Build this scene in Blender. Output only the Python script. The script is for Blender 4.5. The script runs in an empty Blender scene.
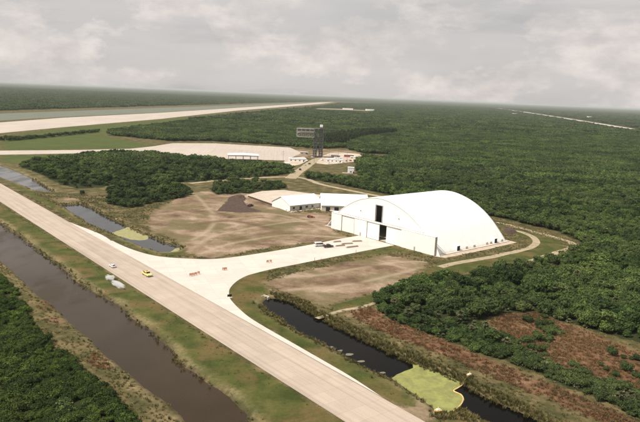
import bpy, bmesh, math, random
import numpy as np
from mathutils import Vector, Matrix, noise as mnoise

rng = np.random.default_rng(7)
random.seed(7)
SC = bpy.context.scene
COL = SC.collection

# ------------------------------------------------------------------ camera
H = 80.0                                   # height of the aircraft above the ground, metres
FOV = math.radians(53.0)
F = 320.0 / math.tan(FOV / 2)
ROLL = math.radians(2.416)
PITCH = math.radians(10.236)
cr, sr, cp, sp = math.cos(ROLL), math.sin(ROLL), math.cos(PITCH), math.sin(PITCH)
cam = bpy.data.cameras.new('camera')
cam.sensor_width = 36.0
cam.angle = FOV
cam.clip_start = 1.0
cam.clip_end = 200000.0
cam_o = bpy.data.objects.new('camera', cam)
COL.objects.link(cam_o)
right = Vector((cr, sr * sp, sr * cp))
up = Vector((-sr, cr * sp, cr * cp))
back = Vector((0, -cp, sp))
M4 = Matrix((right, up, back)).transposed().to_4x4()
M4.translation = Vector((0, 0, H))
cam_o.matrix_world = M4
SC.camera = cam_o

# ------------------------------------------------------------------ sky, sun, exposure
SUN_AZ = Vector((-0.90, -0.43, 0)).normalized()      # direction towards the sun, on the ground
SUN_EL = math.radians(56)
world = bpy.data.worlds.new('World')
SC.world = world
world.use_nodes = True
wn, wl = world.node_tree.nodes, world.node_tree.links
wn.clear()
w_out = wn.new('ShaderNodeOutputWorld')
sky = wn.new('ShaderNodeTexSky')
sky.sky_type = 'NISHITA'
sky.sun_disc = False
sky.sun_elevation = SUN_EL
sky.sun_rotation = math.atan2(SUN_AZ.x, SUN_AZ.y)
sky.dust_density = 3.0
bg_sky = wn.new('ShaderNodeBackground')
bg_sky.inputs['Strength'].default_value = 0.07
wl.new(sky.outputs[0], bg_sky.inputs['Color'])
bg_cloud = wn.new('ShaderNodeBackground')
bg_cloud.inputs['Strength'].default_value = 1.0
tc = wn.new('ShaderNodeTexCoord')
def wnoise(scale, detail, rough, stretch, off=(0, 0, 0)):
    mp = wn.new('ShaderNodeMapping')
    mp.inputs['Scale'].default_value = stretch
    mp.inputs['Location'].default_value = off
    wl.new(tc.outputs['Generated'], mp.inputs['Vector'])
    n = wn.new('ShaderNodeTexNoise')
    n.inputs['Scale'].default_value = scale
    n.inputs['Detail'].default_value = detail
    n.inputs['Roughness'].default_value = rough
    wl.new(mp.outputs[0], n.inputs['Vector'])
    return n.outputs['Fac']
def wramp(src, stops):
    r = wn.new('ShaderNodeValToRGB')
    while len(r.color_ramp.elements) < len(stops):
        r.color_ramp.elements.new(0.5)
    for e, (p, c) in zip(r.color_ramp.elements, stops):
        e.position = p
        e.color = (*c, 1)
    wl.new(src, r.inputs['Fac'])
    return r.outputs['Color']
def wmix(fac, a, b, mode='MIX'):
    m = wn.new('ShaderNodeMix')
    m.data_type = 'RGBA'
    m.blend_type = mode
    if isinstance(fac, float):
        m.inputs['Factor'].default_value = fac
    else:
        wl.new(fac, m.inputs['Factor'])
    wl.new(a, m.inputs['A'])
    wl.new(b, m.inputs['B'])
    return m.outputs['Result']
base = wramp(wnoise(2.4, 4, 0.5, (1, 1, 4.5), (3.1, 0.4, 1.2)),
             [(0.34, (0.52, 0.505, 0.495)), (0.50, (0.555, 0.532, 0.52)), (0.66, (0.585, 0.56, 0.543))])
puff_n = wnoise(7.5, 9, 0.60, (1, 1, 2.0), (1.7, 0.9, 0.35))
puff_m = wramp(puff_n, [(0.48, (0, 0, 0)), (0.525, (0.55, 0.55, 0.55)), (0.60, (1, 1, 1))])
tone = wramp(wnoise(16, 7, 0.62, (1, 1, 1.8), (0.2, 4.1, 2.2)), [(0.34, (0.56, 0.525, 0.505)), (0.66, (0.75, 0.685, 0.645))])
lit = wn.new('ShaderNodeMix'); lit.data_type = 'RGBA'
wl.new(puff_m, lit.inputs['Factor']); wl.new(base, lit.inputs['A']); wl.new(tone, lit.inputs['B'])
sheet = wramp(wnoise(3.2, 6, 0.55, (1, 1, 5.5), (0.7, 5.2, 3.3)), [(0.34, (0.84, 0.855, 0.87)), (0.48, (1.0, 1.0, 1.0))])
cloud_col = wmix(1.0, lit.outputs['Result'], sheet, 'MULTIPLY')
wl.new(cloud_col, bg_cloud.inputs['Color'])
cover = wn.new('ShaderNodeValToRGB')
cover.color_ramp.elements[0].position = 0.30
cover.color_ramp.elements[0].color = (0.82, 0.82, 0.82, 1)
cover.color_ramp.elements[1].position = 0.55
cover.color_ramp.elements[1].color = (0.96, 0.96, 0.96, 1)
wl.new(wnoise(3.0, 5, 0.55, (1, 1, 4.5), (9.0, 2.0, 0.0)), cover.inputs['Fac'])
mixw = wn.new('ShaderNodeMixShader')
wl.new(cover.outputs['Color'], mixw.inputs['Fac'])
wl.new(bg_sky.outputs[0], mixw.inputs[1])
wl.new(bg_cloud.outputs[0], mixw.inputs[2])
wl.new(mixw.outputs[0], w_out.inputs['Surface'])

sun = bpy.data.lights.new('sun', 'SUN')
sun.energy = 5.0
sun.angle = math.radians(0.6)
sun.color = (1.0, 0.93, 0.83)
sun_o = bpy.data.objects.new('sun', sun)
COL.objects.link(sun_o)
to_sun = Vector((SUN_AZ.x * math.cos(SUN_EL), SUN_AZ.y * math.cos(SUN_EL), math.sin(SUN_EL)))
sun_o.rotation_euler = to_sun.to_track_quat('Z', 'Y').to_euler()
sun_o.location = to_sun * 500

SC.view_settings.view_transform = 'Standard'
SC.view_settings.look = 'None'
SC.view_settings.exposure = 0.22
SC.view_settings.gamma = 1.0
SC.view_settings.use_curve_mapping = False
SC.render.engine = 'CYCLES'
cy = SC.cycles
cy.use_denoising = True
cy.max_bounces = 5
cy.diffuse_bounces = 3
cy.glossy_bounces = 2
cy.transmission_bounces = 2
cy.volume_bounces = 1
cy.transparent_max_bounces = 4

# ------------------------------------------------------------------ helpers
def gp(px, py, z=0.0):
    """the place on the ground (height z) seen at this spot of the photograph, in metres"""
    u, v = px - 320.0, py - 211.0
    a, b = u * cr + v * sr, -u * sr + v * cr
    d = (a, F * cp - b * sp, -b * cp - F * sp)
    t = (z - H) / d[2]
    return Vector((d[0] * t, d[1] * t, z))
def gl(pts, z=0.0):
    return np.array([gp(x, y, z)[:2] for x, y in pts])
def project(P):
    """photograph position of world points (n,3)"""
    Q = np.asarray(P, float) - np.array([0, 0, H])
    x = Q @ np.array(right); y = Q @ np.array(up); w = Q @ np.array(-back)
    w = np.where(w > 1, w, 1)
    return 320 + F * x / w, 211 - F * y / w, w
def smooth(pts, n=6, closed=False):
    P = np.asarray(pts, float); N = len(P); out = []
    for i in range(N if closed else N - 1):
        p0 = P[(i - 1) % N] if closed or i > 0 else P[i]
        p1 = P[i]; p2 = P[(i + 1) % N]
        p3 = P[(i + 2) % N] if closed or i + 2 < N else p2
        for k in range(n):
            t = k / n
            out.append(0.5 * (2 * p1 + (p2 - p0) * t + (2 * p0 - 5 * p1 + 4 * p2 - p3) * t * t + (3 * p1 - p0 - 3 * p2 + p3) * t ** 3))
    if not closed:
        out.append(P[-1])
    return np.array(out)
def sdf(poly, X, Y, big=60.0):
    """signed distance to a polygon, negative inside; only worked out near it"""
    poly = np.asarray(poly)
    out = np.full(X.shape, big)
    m = (X > poly[:, 0].min() - big) & (X < poly[:, 0].max() + big) & (Y > poly[:, 1].min() - big) & (Y < poly[:, 1].max() + big)
    x, y = X[m], Y[m]
    d2 = np.full(x.shape, 1e18); ins = np.zeros(x.shape, bool)
    n = len(poly)
    for i in range(n):
        ax, ay = poly[i]; bx, by = poly[(i + 1) % n]
        ex, ey = bx - ax, by - ay
        L = ex * ex + ey * ey + 1e-12
        t = np.clip(((x - ax) * ex + (y - ay) * ey) / L, 0, 1)
        d2 = np.minimum(d2, (x - ax - t * ex) ** 2 + (y - ay - t * ey) ** 2)
        if abs(ey) > 1e-12:
            c = ((ay > y) != (by > y)) & (x < ex * (y - ay) / ey + ax)
            ins ^= c
    s = np.sqrt(d2)
    out[m] = np.minimum(np.where(ins, -s, s), big)
    return out
_lat = {k: rng.random((64, 64)) for k in range(4)}
def vnoise(X, Y, scale, seed=0):
    x, y = np.asarray(X) / scale, np.asarray(Y) / scale
    xi, yi = np.floor(x).astype(int), np.floor(y).astype(int)
    fx, fy = x - xi, y - yi
    fx = fx * fx * (3 - 2 * fx); fy = fy * fy * (3 - 2 * fy)
    L = _lat[seed % 4]
    g = lambda i, j: L[(i + 17 * seed) % 64, (j + 31 * seed) % 64]
    return (g(xi, yi) * (1 - fx) + g(xi + 1, yi) * fx) * (1 - fy) + (g(xi, yi + 1) * (1 - fx) + g(xi + 1, yi + 1) * fx) * fy
def fnoise(X, Y, scale, seed=0):
    return 0.55 * vnoise(X, Y, scale, seed) + 0.3 * vnoise(X, Y, scale / 2.3, seed + 1) + 0.15 * vnoise(X, Y, scale / 5.1, seed + 2)

def tag(o, label=None, cat=None, group=None, kind=None):
    for k, v in (('label', label), ('category', cat), ('group', group), ('kind', kind)):
        if v:
            o[k] = v
    return o
def empty(name, loc, rz=0.0, label=None, cat=None, group=None):
    o = bpy.data.objects.new(name, None)
    COL.objects.link(o)
    o.location = loc
    o.rotation_euler = (0, 0, rz)
    o.empty_display_size = 0.5
    return tag(o, label, cat, group)
def link_mesh(name, me, parent=None, loc=None, rz=0.0):
    o = bpy.data.objects.new(name, me)
    COL.objects.link(o)
    if parent is not None:
        o.parent = parent
    if loc is not None:
        o.location = loc
        o.rotation_euler = (0, 0, rz)
    return o
class MB:
    """collects shapes of one object"""
    def __init__(s):
        s.bm = bmesh.new()
    def box(s, x0, x1, y0, y1, z0, z1, bevel=0.0, mat=None):
        r = bmesh.ops.create_cube(s.bm, size=1.0)['verts']
        for v in r:
            v.co = Vector((x0 + (v.co.x + .5) * (x1 - x0), y0 + (v.co.y + .5) * (y1 - y0), z0 + (v.co.z + .5) * (z1 - z0)))
            if mat is not None:
                v.co = mat @ v.co
        if bevel:
            es = list({e for v in r for e in v.link_edges})
            bmesh.ops.bevel(s.bm, geom=es, offset=bevel, segments=2, affect='EDGES', profile=0.6)
        return s
    def bar(s, p, q, w, sides=4):
        p, q = Vector(p), Vector(q)
        d = (q - p); L = d.length
        ret = bmesh.ops.create_cone(s.bm, cap_ends=True, segments=sides, radius1=w, radius2=w, depth=L)['verts']
        R = d.to_track_quat('Z', 'Y').to_matrix()
        for v in ret:
            v.co = R @ v.co + (p + q) / 2
        return s
    def cone(s, p, q, r1, r2, sides=10):
        p, q = Vector(p), Vector(q)
        d = q - p
        ret = bmesh.ops.create_cone(s.bm, cap_ends=True, segments=sides, radius1=r1, radius2=r2, depth=d.length)['verts']
        R = d.to_track_quat('Z', 'Y').to_matrix()
        for v in ret:
            v.co = R @ v.co + (p + q) / 2
        return s
    def prism(s, prof, y0, y1, axis='y', bevel=0.0):
        """extrude a profile of (x,z) between y0 and y1"""
        f = []
        a = [s.bm.verts.new((x, y0, z)) for x, z in prof]
        b = [s.bm.verts.new((x, y1, z)) for x, z in prof]
        n = len(prof)
        s.bm.faces.new(a); s.bm.faces.new(list(reversed(b)))
        for i in range(n):
            s.bm.faces.new((a[i], b[i], b[(i + 1) % n], a[(i + 1) % n]))
        if bevel:
            es = list({e for v in a + b for e in v.link_edges})
            bmesh.ops.bevel(s.bm, geom=es, offset=bevel, segments=2, affect='EDGES')
        return s
    def xform(s, mat):
        bmesh.ops.transform(s.bm, matrix=mat, verts=s.bm.verts[:])
        return s
    def build(s, name, m, parent=None, smooth=False, loc=None, rz=0.0):
        bmesh.ops.recalc_face_normals(s.bm, faces=s.bm.faces[:])
        me = bpy.data.meshes.new(name)
        s.bm.to_mesh(me); s.bm.free()
        me.materials.append(m)
        if smooth:
            me.polygons.foreach_set('use_smooth', [True] * len(me.polygons))
        return link_mesh(name, me, parent, loc, rz)
def copy_tree(o, parent=None):
    c = o.copy()
    COL.objects.link(c)
    if parent is not None:
        c.parent = parent
    for ch in list(o.children):
        copy_tree(ch, c)
    return c

# ------------------------------------------------------------------ materials
class NT:
    def __init__(s, name):
        s.m = bpy.data.materials.new(name)
        s.m.use_nodes = True
        s.t = s.m.node_tree
        s.n, s.l = s.t.nodes, s.t.links
        s.b = s.n['Principled BSDF']
        s.b.inputs['Specular IOR Level'].default_value = 0.25
    def sock(s, node, key, v):
        if v is None: return
        if hasattr(v, 'is_linked') or isinstance(v, bpy.types.NodeSocket):
            s.l.new(v, node.inputs[key])
        else:
            node.inputs[key].default_value = v
    def noise(s, scale, detail=4, rough=0.55, vec=None, out='Fac', dist=0.0):
        n = s.n.new('ShaderNodeTexNoise')
        n.inputs['Scale'].default_value = scale
        n.inputs['Detail'].default_value = detail
        n.inputs['Roughness'].default_value = rough
        n.inputs['Distortion'].default_value = dist
        s.l.new(vec if vec is not None else s.pos(), n.inputs['Vector'])
        return n.outputs[out]
    def pos(s):
        if not hasattr(s, '_p'):
            s._p = s.n.new('ShaderNodeNewGeometry').outputs['Position']
        return s._p
    def obj(s):
        if not hasattr(s, '_o'):
            s._o = s.n.new('ShaderNodeTexCoord').outputs['Object']
        return s._o
    def mapping(s, vec, scale=(1, 1, 1), rot=(0, 0, 0), loc=(0, 0, 0)):
        m = s.n.new('ShaderNodeMapping')
        m.inputs['Scale'].default_value = scale
        m.inputs['Rotation'].default_value = rot
        m.inputs['Location'].default_value = loc
        s.l.new(vec, m.inputs['Vector'])
        return m.outputs[0]
    def ramp(s, src, stops, interp='LINEAR'):
        r = s.n.new('ShaderNodeValToRGB')
        r.color_ramp.interpolation = interp
        while len(r.color_ramp.elements) < len(stops):
            r.color_ramp.elements.new(0.5)
        for e, (p, c) in zip(r.color_ramp.elements, stops):
            e.position = p
            e.color = (*c, 1) if isinstance(c, tuple) else (c, c, c, 1)
        s.l.new(src, r.inputs['Fac'])
        return r.outputs['Color']
    def mix(s, fac, a, b, mode='MIX'):
        m = s.n.new('ShaderNodeMix')
        m.data_type = 'RGBA'
        m.blend_type = mode
        for k, v in (('Factor', fac), ('A', a), ('B', b)):
            if isinstance(v, bpy.types.NodeSocket):
                s.l.new(v, m.inputs[k])
            elif isinstance(v, (int, float)):
                m.inputs[k].default_value = v if k == 'Factor' else (v, v, v, 1)
            else:
                m.inputs[k].default_value = (*v, 1)
        return m.outputs['Result']
    def math(s, op, a, b=0.0):
        m = s.n.new('ShaderNodeMath')
        m.operation = op
        for i, v in enumerate((a, b)):
            if isinstance(v, bpy.types.NodeSocket):
                s.l.new(v, m.inputs[i])
            else:
                m.inputs[i].default_value = v
        return m.outputs[0]
    def attr(s, name):
        a = s.n.new('ShaderNodeAttribute')
        a.attribute_name = name
        return a.outputs['Fac']
    def color(s, v):
        s.sock(s.b, 'Base Color', (*v, 1) if isinstance(v, tuple) else v)
        return s
    def rough(s, v):
        s.sock(s.b, 'Roughness', v)
        return s
    def bump(s, h, strength=0.5, dist=0.1):
        n = s.n.new('ShaderNodeBump')
        n.inputs['Strength'].default_value = strength
        n.inputs['Distance'].default_value = dist
        s.l.new(h, n.inputs['Height'])
        s.l.new(n.outputs[0], s.b.inputs['Normal'])
        return s
def paint(name, c, var=0.12, scale=1.5, rough=0.55, metal=0.0, spec=0.3):
    t = NT(name)
    d = tuple(x * (1 - var) for x in c); u = tuple(min(1, x * (1 + var)) for x in c)
    t.color(t.ramp(t.noise(scale, 5, 0.6, t.obj()), [(0.3, d), (0.7, u)])).rough(rough)
    t.b.inputs['Metallic'].default_value = metal
    t.b.inputs['Specular IOR Level'].default_value = spec
    return t.m

# -------- ground
def ground_material():
    t = NT('ground_cover')
    fine = t.noise(0.9, 5, 0.7); med = t.noise(0.12, 5, 0.6); big = t.noise(0.022, 4, 0.6)
    blotch = t.noise(0.05, 6, 0.65, dist=0.4)
    rough_g = t.ramp(med, [(0.30, (0.040, 0.042, 0.016)), (0.46, (0.072, 0.066, 0.028)), (0.58, (0.125, 0.098, 0.047)), (0.74, (0.195, 0.150, 0.082))])
    rough_g = t.mix(0.55, rough_g, t.ramp(fine, [(0.32, 0.45), (0.68, 1.5)]), 'MULTIPLY')
    lawn = t.ramp(med, [(0.30, (0.036, 0.046, 0.011)), (0.52, (0.060, 0.069, 0.019)), (0.72, (0.105, 0.096, 0.032))])
    lawn = t.mix(t.ramp(blotch, [(0.48, 0.0), (0.62, 0.85)]), lawn, (0.125, 0.086, 0.038))
    lawn = t.mix(t.math('MULTIPLY', t.attr('field'), 0.8), lawn, t.ramp(big, [(0.3, (0.046, 0.072, 0.019)), (0.7, (0.075, 0.092, 0.028))]))
    lawn = t.mix(0.4, lawn, t.ramp(fine, [(0.3, 0.55), (0.7, 1.4)]), 'MULTIPLY')
    soil = t.ramp(t.noise(0.05, 11, 0.74, t.mapping(t.pos(), (0.85, 1.0, 1), (0, 0, 0.35)), dist=0.3), [(0.34, (0.070, 0.045, 0.029)), (0.43, (0.150, 0.102, 0.066)), (0.52, (0.235, 0.170, 0.116)), (0.62, (0.33, 0.255, 0.19)), (0.72, (0.44, 0.37, 0.30))])
    soil = t.mix(t.ramp(t.noise(0.035, 5, 0.6, t.mapping(t.pos(), loc=(40, 9, 0))), [(0.46, 0.0), (0.58, 0.80)]), soil, (0.118, 0.100, 0.046))
    soil = t.mix(0.35, soil, t.ramp(fine, [(0.3, 0.6), (0.7, 1.35)]), 'MULTIPLY')
    soil = t.mix(t.math('MULTIPLY', t.attr('ruts'), 0.55), soil, (0.36, 0.29, 0.21))
    soil = t.mix(t.math('MULTIPLY', t.attr('scrape'), 0.8), soil, (0.105, 0.066, 0.040))
    rust = t.ramp(med, [(0.30, (0.072, 0.042, 0.022)), (0.50, (0.135, 0.075, 0.042)), (0.72, (0.205, 0.128, 0.078))])
    rust = t.mix(0.6, rust, t.ramp(fine, [(0.3, 0.5), (0.7, 1.45)]), 'MULTIPLY')
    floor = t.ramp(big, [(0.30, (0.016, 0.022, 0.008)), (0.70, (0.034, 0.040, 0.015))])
    edge = t.ramp(t.noise(0.16, 6, 0.75), [(0.25, 0.0), (0.75, 1.0)])
    def soft(a):                            # ragged border of one ground cover into the next
        v = t.math('ADD', t.attr(a), t.math('MULTIPLY', t.math('SUBTRACT', edge, 0.5), 0.9))
        return t.ramp(v, [(0.40, 0.0), (0.62, 1.0)])
    c = t.mix(soft('lawn'), rough_g, lawn)
    c = t.mix(soft('soil'), c, soil)
    c = t.mix(soft('rust'), c, rust)
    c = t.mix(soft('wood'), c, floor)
    c = t.mix(t.attr('straw'), c, t.ramp(fine, [(0.3, (0.13, 0.105, 0.052)), (0.7, (0.34, 0.275, 0.155))]))
    c = t.mix(t.attr('mud'), c, t.ramp(med, [(0.3, (0.030, 0.024, 0.014)), (0.7, (0.075, 0.058, 0.034))]))
    t.color(c).rough(0.95)
    t.b.inputs['Specular IOR Level'].default_value = 0.08
    t.bump(t.noise(1.1, 6, 0.75), 0.6, 0.25)
    return t.m
def water_material(name, c, spec, rough=0.06, ripple=0.9):
    t = NT(name)
    t.color(t.ramp(t.noise(0.03, 4), [(0.3, tuple(x * .8 for x in c)), (0.7, tuple(x * 1.2 for x in c))]))
    t.rough(rough)
    t.b.inputs['Specular IOR Level'].default_value = spec
    t.b.inputs['Specular Tint'].default_value = (1.0, 0.90, 0.78, 1)
    t.rough(t.ramp(t.noise(0.045, 5, 0.6, t.mapping(t.pos(), (1, 0.45, 1), (0, 0, -0.7))), [(0.42, rough * .5), (0.62, rough * 2.6)]))
    t.bump(t.noise(ripple, 3, 0.5, t.mapping(t.pos(), (1, 0.5, 1), (0, 0, 0.5))), 0.10, 0.12)
    return t.m
def concrete(name, c, ang, lx, ly, streak=0.10, stain=0.25, dirt=(0.20, 0.16, 0.12)):
    t = NT(name)
    v = t.mapping(t.pos(), rot=(0, 0, -ang))
    br = t.n.new('ShaderNodeTexBrick')
    t.l.new(v, br.inputs['Vector'])
    br.offset = 0.0
    br.inputs['Scale'].default_value = 1.0
    br.inputs['Mortar Size'].default_value = 0.05
    br.inputs['Mortar Smooth'].default_value = 0.3
    br.inputs['Brick Width'].default_value = lx
    br.inputs['Row Height'].default_value = ly
    br.inputs['Color1'].default_value = (*[x * 0.955 for x in c], 1)
    br.inputs['Color2'].default_value = (*[min(1, x * 1.045) for x in c], 1)
    br.inputs['Mortar'].default_value = (*[x * 0.76 for x in c], 1)
    col = br.outputs['Color']
    lng = t.noise(1.0, 5, 0.6, t.mapping(v, (0.012, 0.55, 1)))
    col = t.mix(1.0, col, t.ramp(lng, [(0.30, 1 - 2.2 * streak), (0.5, 1.0), (0.72, 1 + streak)]), 'MULTIPLY')
    col = t.mix(t.math('MULTIPLY', t.ramp(t.noise(0.09, 7, 0.7, dist=0.8), [(0.50, 0.0), (0.72, 1.0)]), stain), col, dirt)
    col = t.mix(0.5, col, t.ramp(t.noise(2.2, 5, 0.7), [(0.3, 0.86), (0.7, 1.14)]), 'MULTIPLY')
    t.color(col).rough(0.85)
    return t.m
def leaf_material(name, dark, mid, light, accent, trans=0.09):
    t = NT(name)
    oi = t.n.new('ShaderNodeObjectInfo').outputs['Random']
    ge = t.n.new('ShaderNodeNewGeometry')
    isl = ge.outputs['Random Per Island']
    c = t.ramp(oi, [(0.0, dark), (0.45, mid), (0.9, light), (1.0, accent)])
    patch = t.noise(0.018, 4, 0.6, ge.outputs['Position'])
    c = t.mix(t.ramp(patch, [(0.42, 0.0), (0.66, 0.65)]), c, accent)
    c = t.mix(1.0, c, t.ramp(t.noise(0.0105, 5, 0.62, ge.outputs['Position']), [(0.34, (0.66, 0.70, 0.72)), (0.50, (1.0, 1.0, 1.0)), (0.64, (1.30, 1.36, 1.15))]), 'MULTIPLY')
    c = t.mix(1.0, c, t.ramp(isl, [(0.0, 0.62), (0.7, 1.12), (1.0, 1.55)]), 'MULTIPLY')
    t.color(c).rough(0.75)
    t.b.inputs['Specular IOR Level'].default_value = 0.12
    tr = t.n.new('ShaderNodeBsdfTranslucent')
    t.l.new(c, tr.inputs['Color'])
    mx = t.n.new('ShaderNodeMixShader')
    mx.inputs['Fac'].default_value = trans
    t.l.new(t.b.outputs[0], mx.inputs[1])
    t.l.new(tr.outputs[0], mx.inputs[2])
    t.l.new(mx.outputs[0], t.n['Material Output'].inputs['Surface'])
    return t.m

M = {}
M['ground'] = ground_material()
M['leaf'] = leaf_material('broad_leaves', (0.014, 0.028, 0.008), (0.032, 0.056, 0.015), (0.070, 0.106, 0.028), (0.082, 0.102, 0.035))
M['leaf_shrub'] = leaf_material('shrub_leaves', (0.008, 0.020, 0.005), (0.022, 0.046, 0.008), (0.072, 0.108, 0.018), (0.050, 0.066, 0.016))
M['leaf_pine'] = leaf_material('dark_needles', (0.012, 0.024, 0.010), (0.020, 0.036, 0.013), (0.034, 0.052, 0.019), (0.040, 0.048, 0.020))
M['leaf_palm'] = leaf_material('palmetto_fronds', (0.045, 0.060, 0.024), (0.070, 0.085, 0.036), (0.105, 0.115, 0.055), (0.120, 0.110, 0.060))
M['reed'] = leaf_material('reed_blades', (0.070, 0.072, 0.020), (0.135, 0.122, 0.042), (0.250, 0.205, 0.095), (0.120, 0.105, 0.040), 0.35)
M['grass'] = leaf_material('grass_blades', (0.075, 0.085, 0.026), (0.105, 0.105, 0.036), (0.155, 0.130, 0.056), (0.190, 0.145, 0.072), 0.35)
M['dead'] = leaf_material('dead_brush', (0.135, 0.062, 0.029), (0.215, 0.105, 0.052), (0.300, 0.170, 0.098), (0.120, 0.098, 0.042), 0.3)
M['bark'] = paint('bark', (0.10, 0.075, 0.05), 0.35, 3, 0.95)
t = NT('white_fabric')
_x = t.n.new('ShaderNodeSeparateXYZ'); t.l.new(t.obj(), _x.inputs[0])
_f = t.math('ABSOLUTE', t.math('SUBTRACT', t.math('FRACT', t.math('DIVIDE', t.math('SUBTRACT', _x.outputs['Y'], 2.6), 4.2267)), 0.5))
_c = t.ramp(_f, [(0.0, (0.80, 0.79, 0.765)), (0.482, (0.80, 0.79, 0.765)), (0.492, (0.66, 0.65, 0.63))])
_c = t.mix(0.6, _c, t.ramp(t.noise(0.30, 7, 0.65, t.mapping(t.obj(), (1.0, 1.0, 0.25))), [(0.34, 0.86), (0.60, 1.0)]), 'MULTIPLY')
t.color(_c).rough(0.6)
M['white'] = t.m
M['white_wall'] = paint('white_panel_paint', (0.80, 0.78, 0.745), 0.03, 0.55, 0.6)
M['white_roof'] = paint('white_roof_sheet', (0.78, 0.78, 0.77), 0.05, 0.3, 0.5)
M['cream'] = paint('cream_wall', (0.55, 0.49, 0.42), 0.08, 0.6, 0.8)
M['shade_grey'] = paint('shade_grey_wall', (0.40, 0.385, 0.34), 0.12, 0.8, 0.8)  # wall grey with the shade of sunless faces put into the colour
M['dark'] = paint('dark_opening', (0.02, 0.02, 0.022), 0.2, 1, 0.6)
M['glass'] = paint('window_glass', (0.02, 0.024, 0.028), 0.2, 1, 0.08, 0, 0.6)
M['steel'] = paint('grey_steel', (0.10, 0.10, 0.105), 0.25, 0.5, 0.55, 0.2)
M['pale_steel'] = paint('pale_steel', (0.27, 0.25, 0.24), 0.2, 0.5, 0.55)
M['trim'] = paint('grey_trim', (0.34, 0.32, 0.30), 0.1, 0.8, 0.6)
M['tyre'] = paint('tyre_rubber', (0.018, 0.018, 0.018), 0.2, 4, 0.85)
M['rim'] = paint('wheel_metal', (0.42, 0.42, 0.42), 0.1, 4, 0.35, 0.7)
M['lamp'] = paint('lamp_lens', (0.75, 0.72, 0.66), 0.05, 4, 0.2, 0, 0.6)
M['tail'] = paint('red_lens', (0.35, 0.02, 0.015), 0.05, 4, 0.25, 0, 0.6)
M['yellow'] = paint('yellow_paint', (0.78, 0.64, 0.24), 0.06, 2, 0.35, 0, 0.5)
M['car_white'] = paint('white_car_paint', (0.80, 0.79, 0.77), 0.03, 2, 0.3, 0, 0.5)
M['car_dark'] = paint('dark_car_paint', (0.055, 0.032, 0.030), 0.1, 2, 0.3, 0, 0.5)
M['car_red'] = paint('red_paint', (0.50, 0.055, 0.030), 0.1, 2, 0.4, 0, 0.4)
M['car_blue'] = paint('blue_car_paint', (0.10, 0.13, 0.20), 0.1, 2, 0.35, 0, 0.5)
M['maroon'] = paint('faded_red', (0.24, 0.085, 0.065), 0.15, 1, 0.6)
M['orange'] = paint('orange_plastic', (0.50, 0.085, 0.03), 0.1, 3, 0.5)
M['stripe_white'] = paint('white_stripe', (0.78, 0.74, 0.68), 0.05, 3, 0.5)
M['boom'] = paint('boom_fabric', (0.58, 0.40, 0.17), 0.2, 1.2, 0.6)
M['dirt_dark'] = paint('dark_spoil', (0.062, 0.040, 0.030), 0.45, 0.5, 0.95)
M['sand'] = paint('pale_sand', (0.37, 0.335, 0.27), 0.35, 1.1, 0.95)
M['timber'] = paint('timber', (0.22, 0.15, 0.09), 0.25, 1.5, 0.8)
M['block'] = paint('old_concrete', (0.46, 0.42, 0.35), 0.18, 1.0, 0.9)

# ------------------------------------------------------------------ the lie of the land (all taken as points on the ground)
CANAL = gl([(-60, 195), (0, 222.5), (26, 239.5), (52, 260), (78, 281), (104, 295), (128, 313), (150, 329.5), (169, 347), (181, 362), (205, 380), (228, 397), (256, 424), (290, 460),
            (200, 460), (190, 424), (168, 403), (150, 387), (128, 370), (109, 355), (93, 341), (78, 327.5), (60, 310), (40, 292), (26, 281), (0, 257), (-60, 215)])
POND_N = gl([(0, 165.4), (14, 170), (31, 178), (44, 186), (53, 191.4), (36, 190), (19, 183), (0, 176), (-30, 172), (-40, 150)])
POND_W = gl([(62.5, 204.5), (81, 203.5), (90, 207), (97, 211), (117, 221), (129, 227), (140, 233), (149, 235), (163, 241.5), (181, 246), (176, 250.5), (160, 251), (145, 246), (130, 240), (112, 231.7), (91, 223), (75, 213)])
POND_E = gl([(262.7, 301), (267, 297.5), (275, 297), (291, 300), (313, 312), (341, 327), (360, 336), (378, 345), (412, 361), (440, 371), (463, 382), (488, 397), (515, 408), (543, 421), (575, 436), (600, 460),
             (540, 460), (500, 430), (488, 420), (474, 412), (464, 404), (452, 408), (441, 409), (415, 391), (391, 376), (368, 366), (347, 354), (322, 340), (300, 329), (284, 318), (272, 310)])
FOREST = gl([(374, 300), (388, 292), (405, 286), (440, 279), (488, 273), (530, 264), (572, 253), (585, 244), (556, 231), (500, 218), (470, 212), (440, 205), (400, 197.5), (375, 192), (340, 184.5),
             (304, 178.5), (309, 174.5), (325, 177), (340, 179), (358, 179), (363, 170), (360, 162), (368, 158.5), (394, 158.5), (394, 154.5), (362, 153), (345, 147.5), (318, 148.5), (290, 146), (215, 141), (172, 141), (108, 135),
             (112, 131), (160, 125), (240, 114), (322, 106.5), (340, 103.2), (440, 105), (640, 113.5), (760, 120), (900, 300), (660, 352), (640, 343), (600, 332), (560, 321), (540, 312), (500, 314), (476, 322), (450, 322), (420, 318), (395, 312)])
SCRUB = gl([(374, 300), (395, 312), (420, 318), (450, 322), (476, 322), (488, 333), (520, 343), (546, 362), (575, 372), (610, 384), (660, 392), (700, 440), (648, 425), (615, 405), (580, 392), (545, 376), (505, 361), (470, 349), (440, 338), (410, 328), (388, 318)])
COPSE_A = gl([(18, 166), (40, 162), (78, 158), (104, 154), (160, 155.5), (200, 160.5), (225, 162), (252, 164.5), (288, 167), (295, 173), (270, 176), (235, 179), (195, 182), (165, 183), (130, 180), (104, 187), (78, 188.5), (60, 184.5), (40, 174)])
COPSE_B = gl([(106, 190), (130, 183), (158, 184), (185, 188), (193, 194), (172, 200), (150, 204), (128, 208), (108, 204)])
COPSE_C = gl([(209, 189), (216, 184), (245, 181), (280, 183.5), (287, 188), (250, 193), (216, 194.5)])
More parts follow.
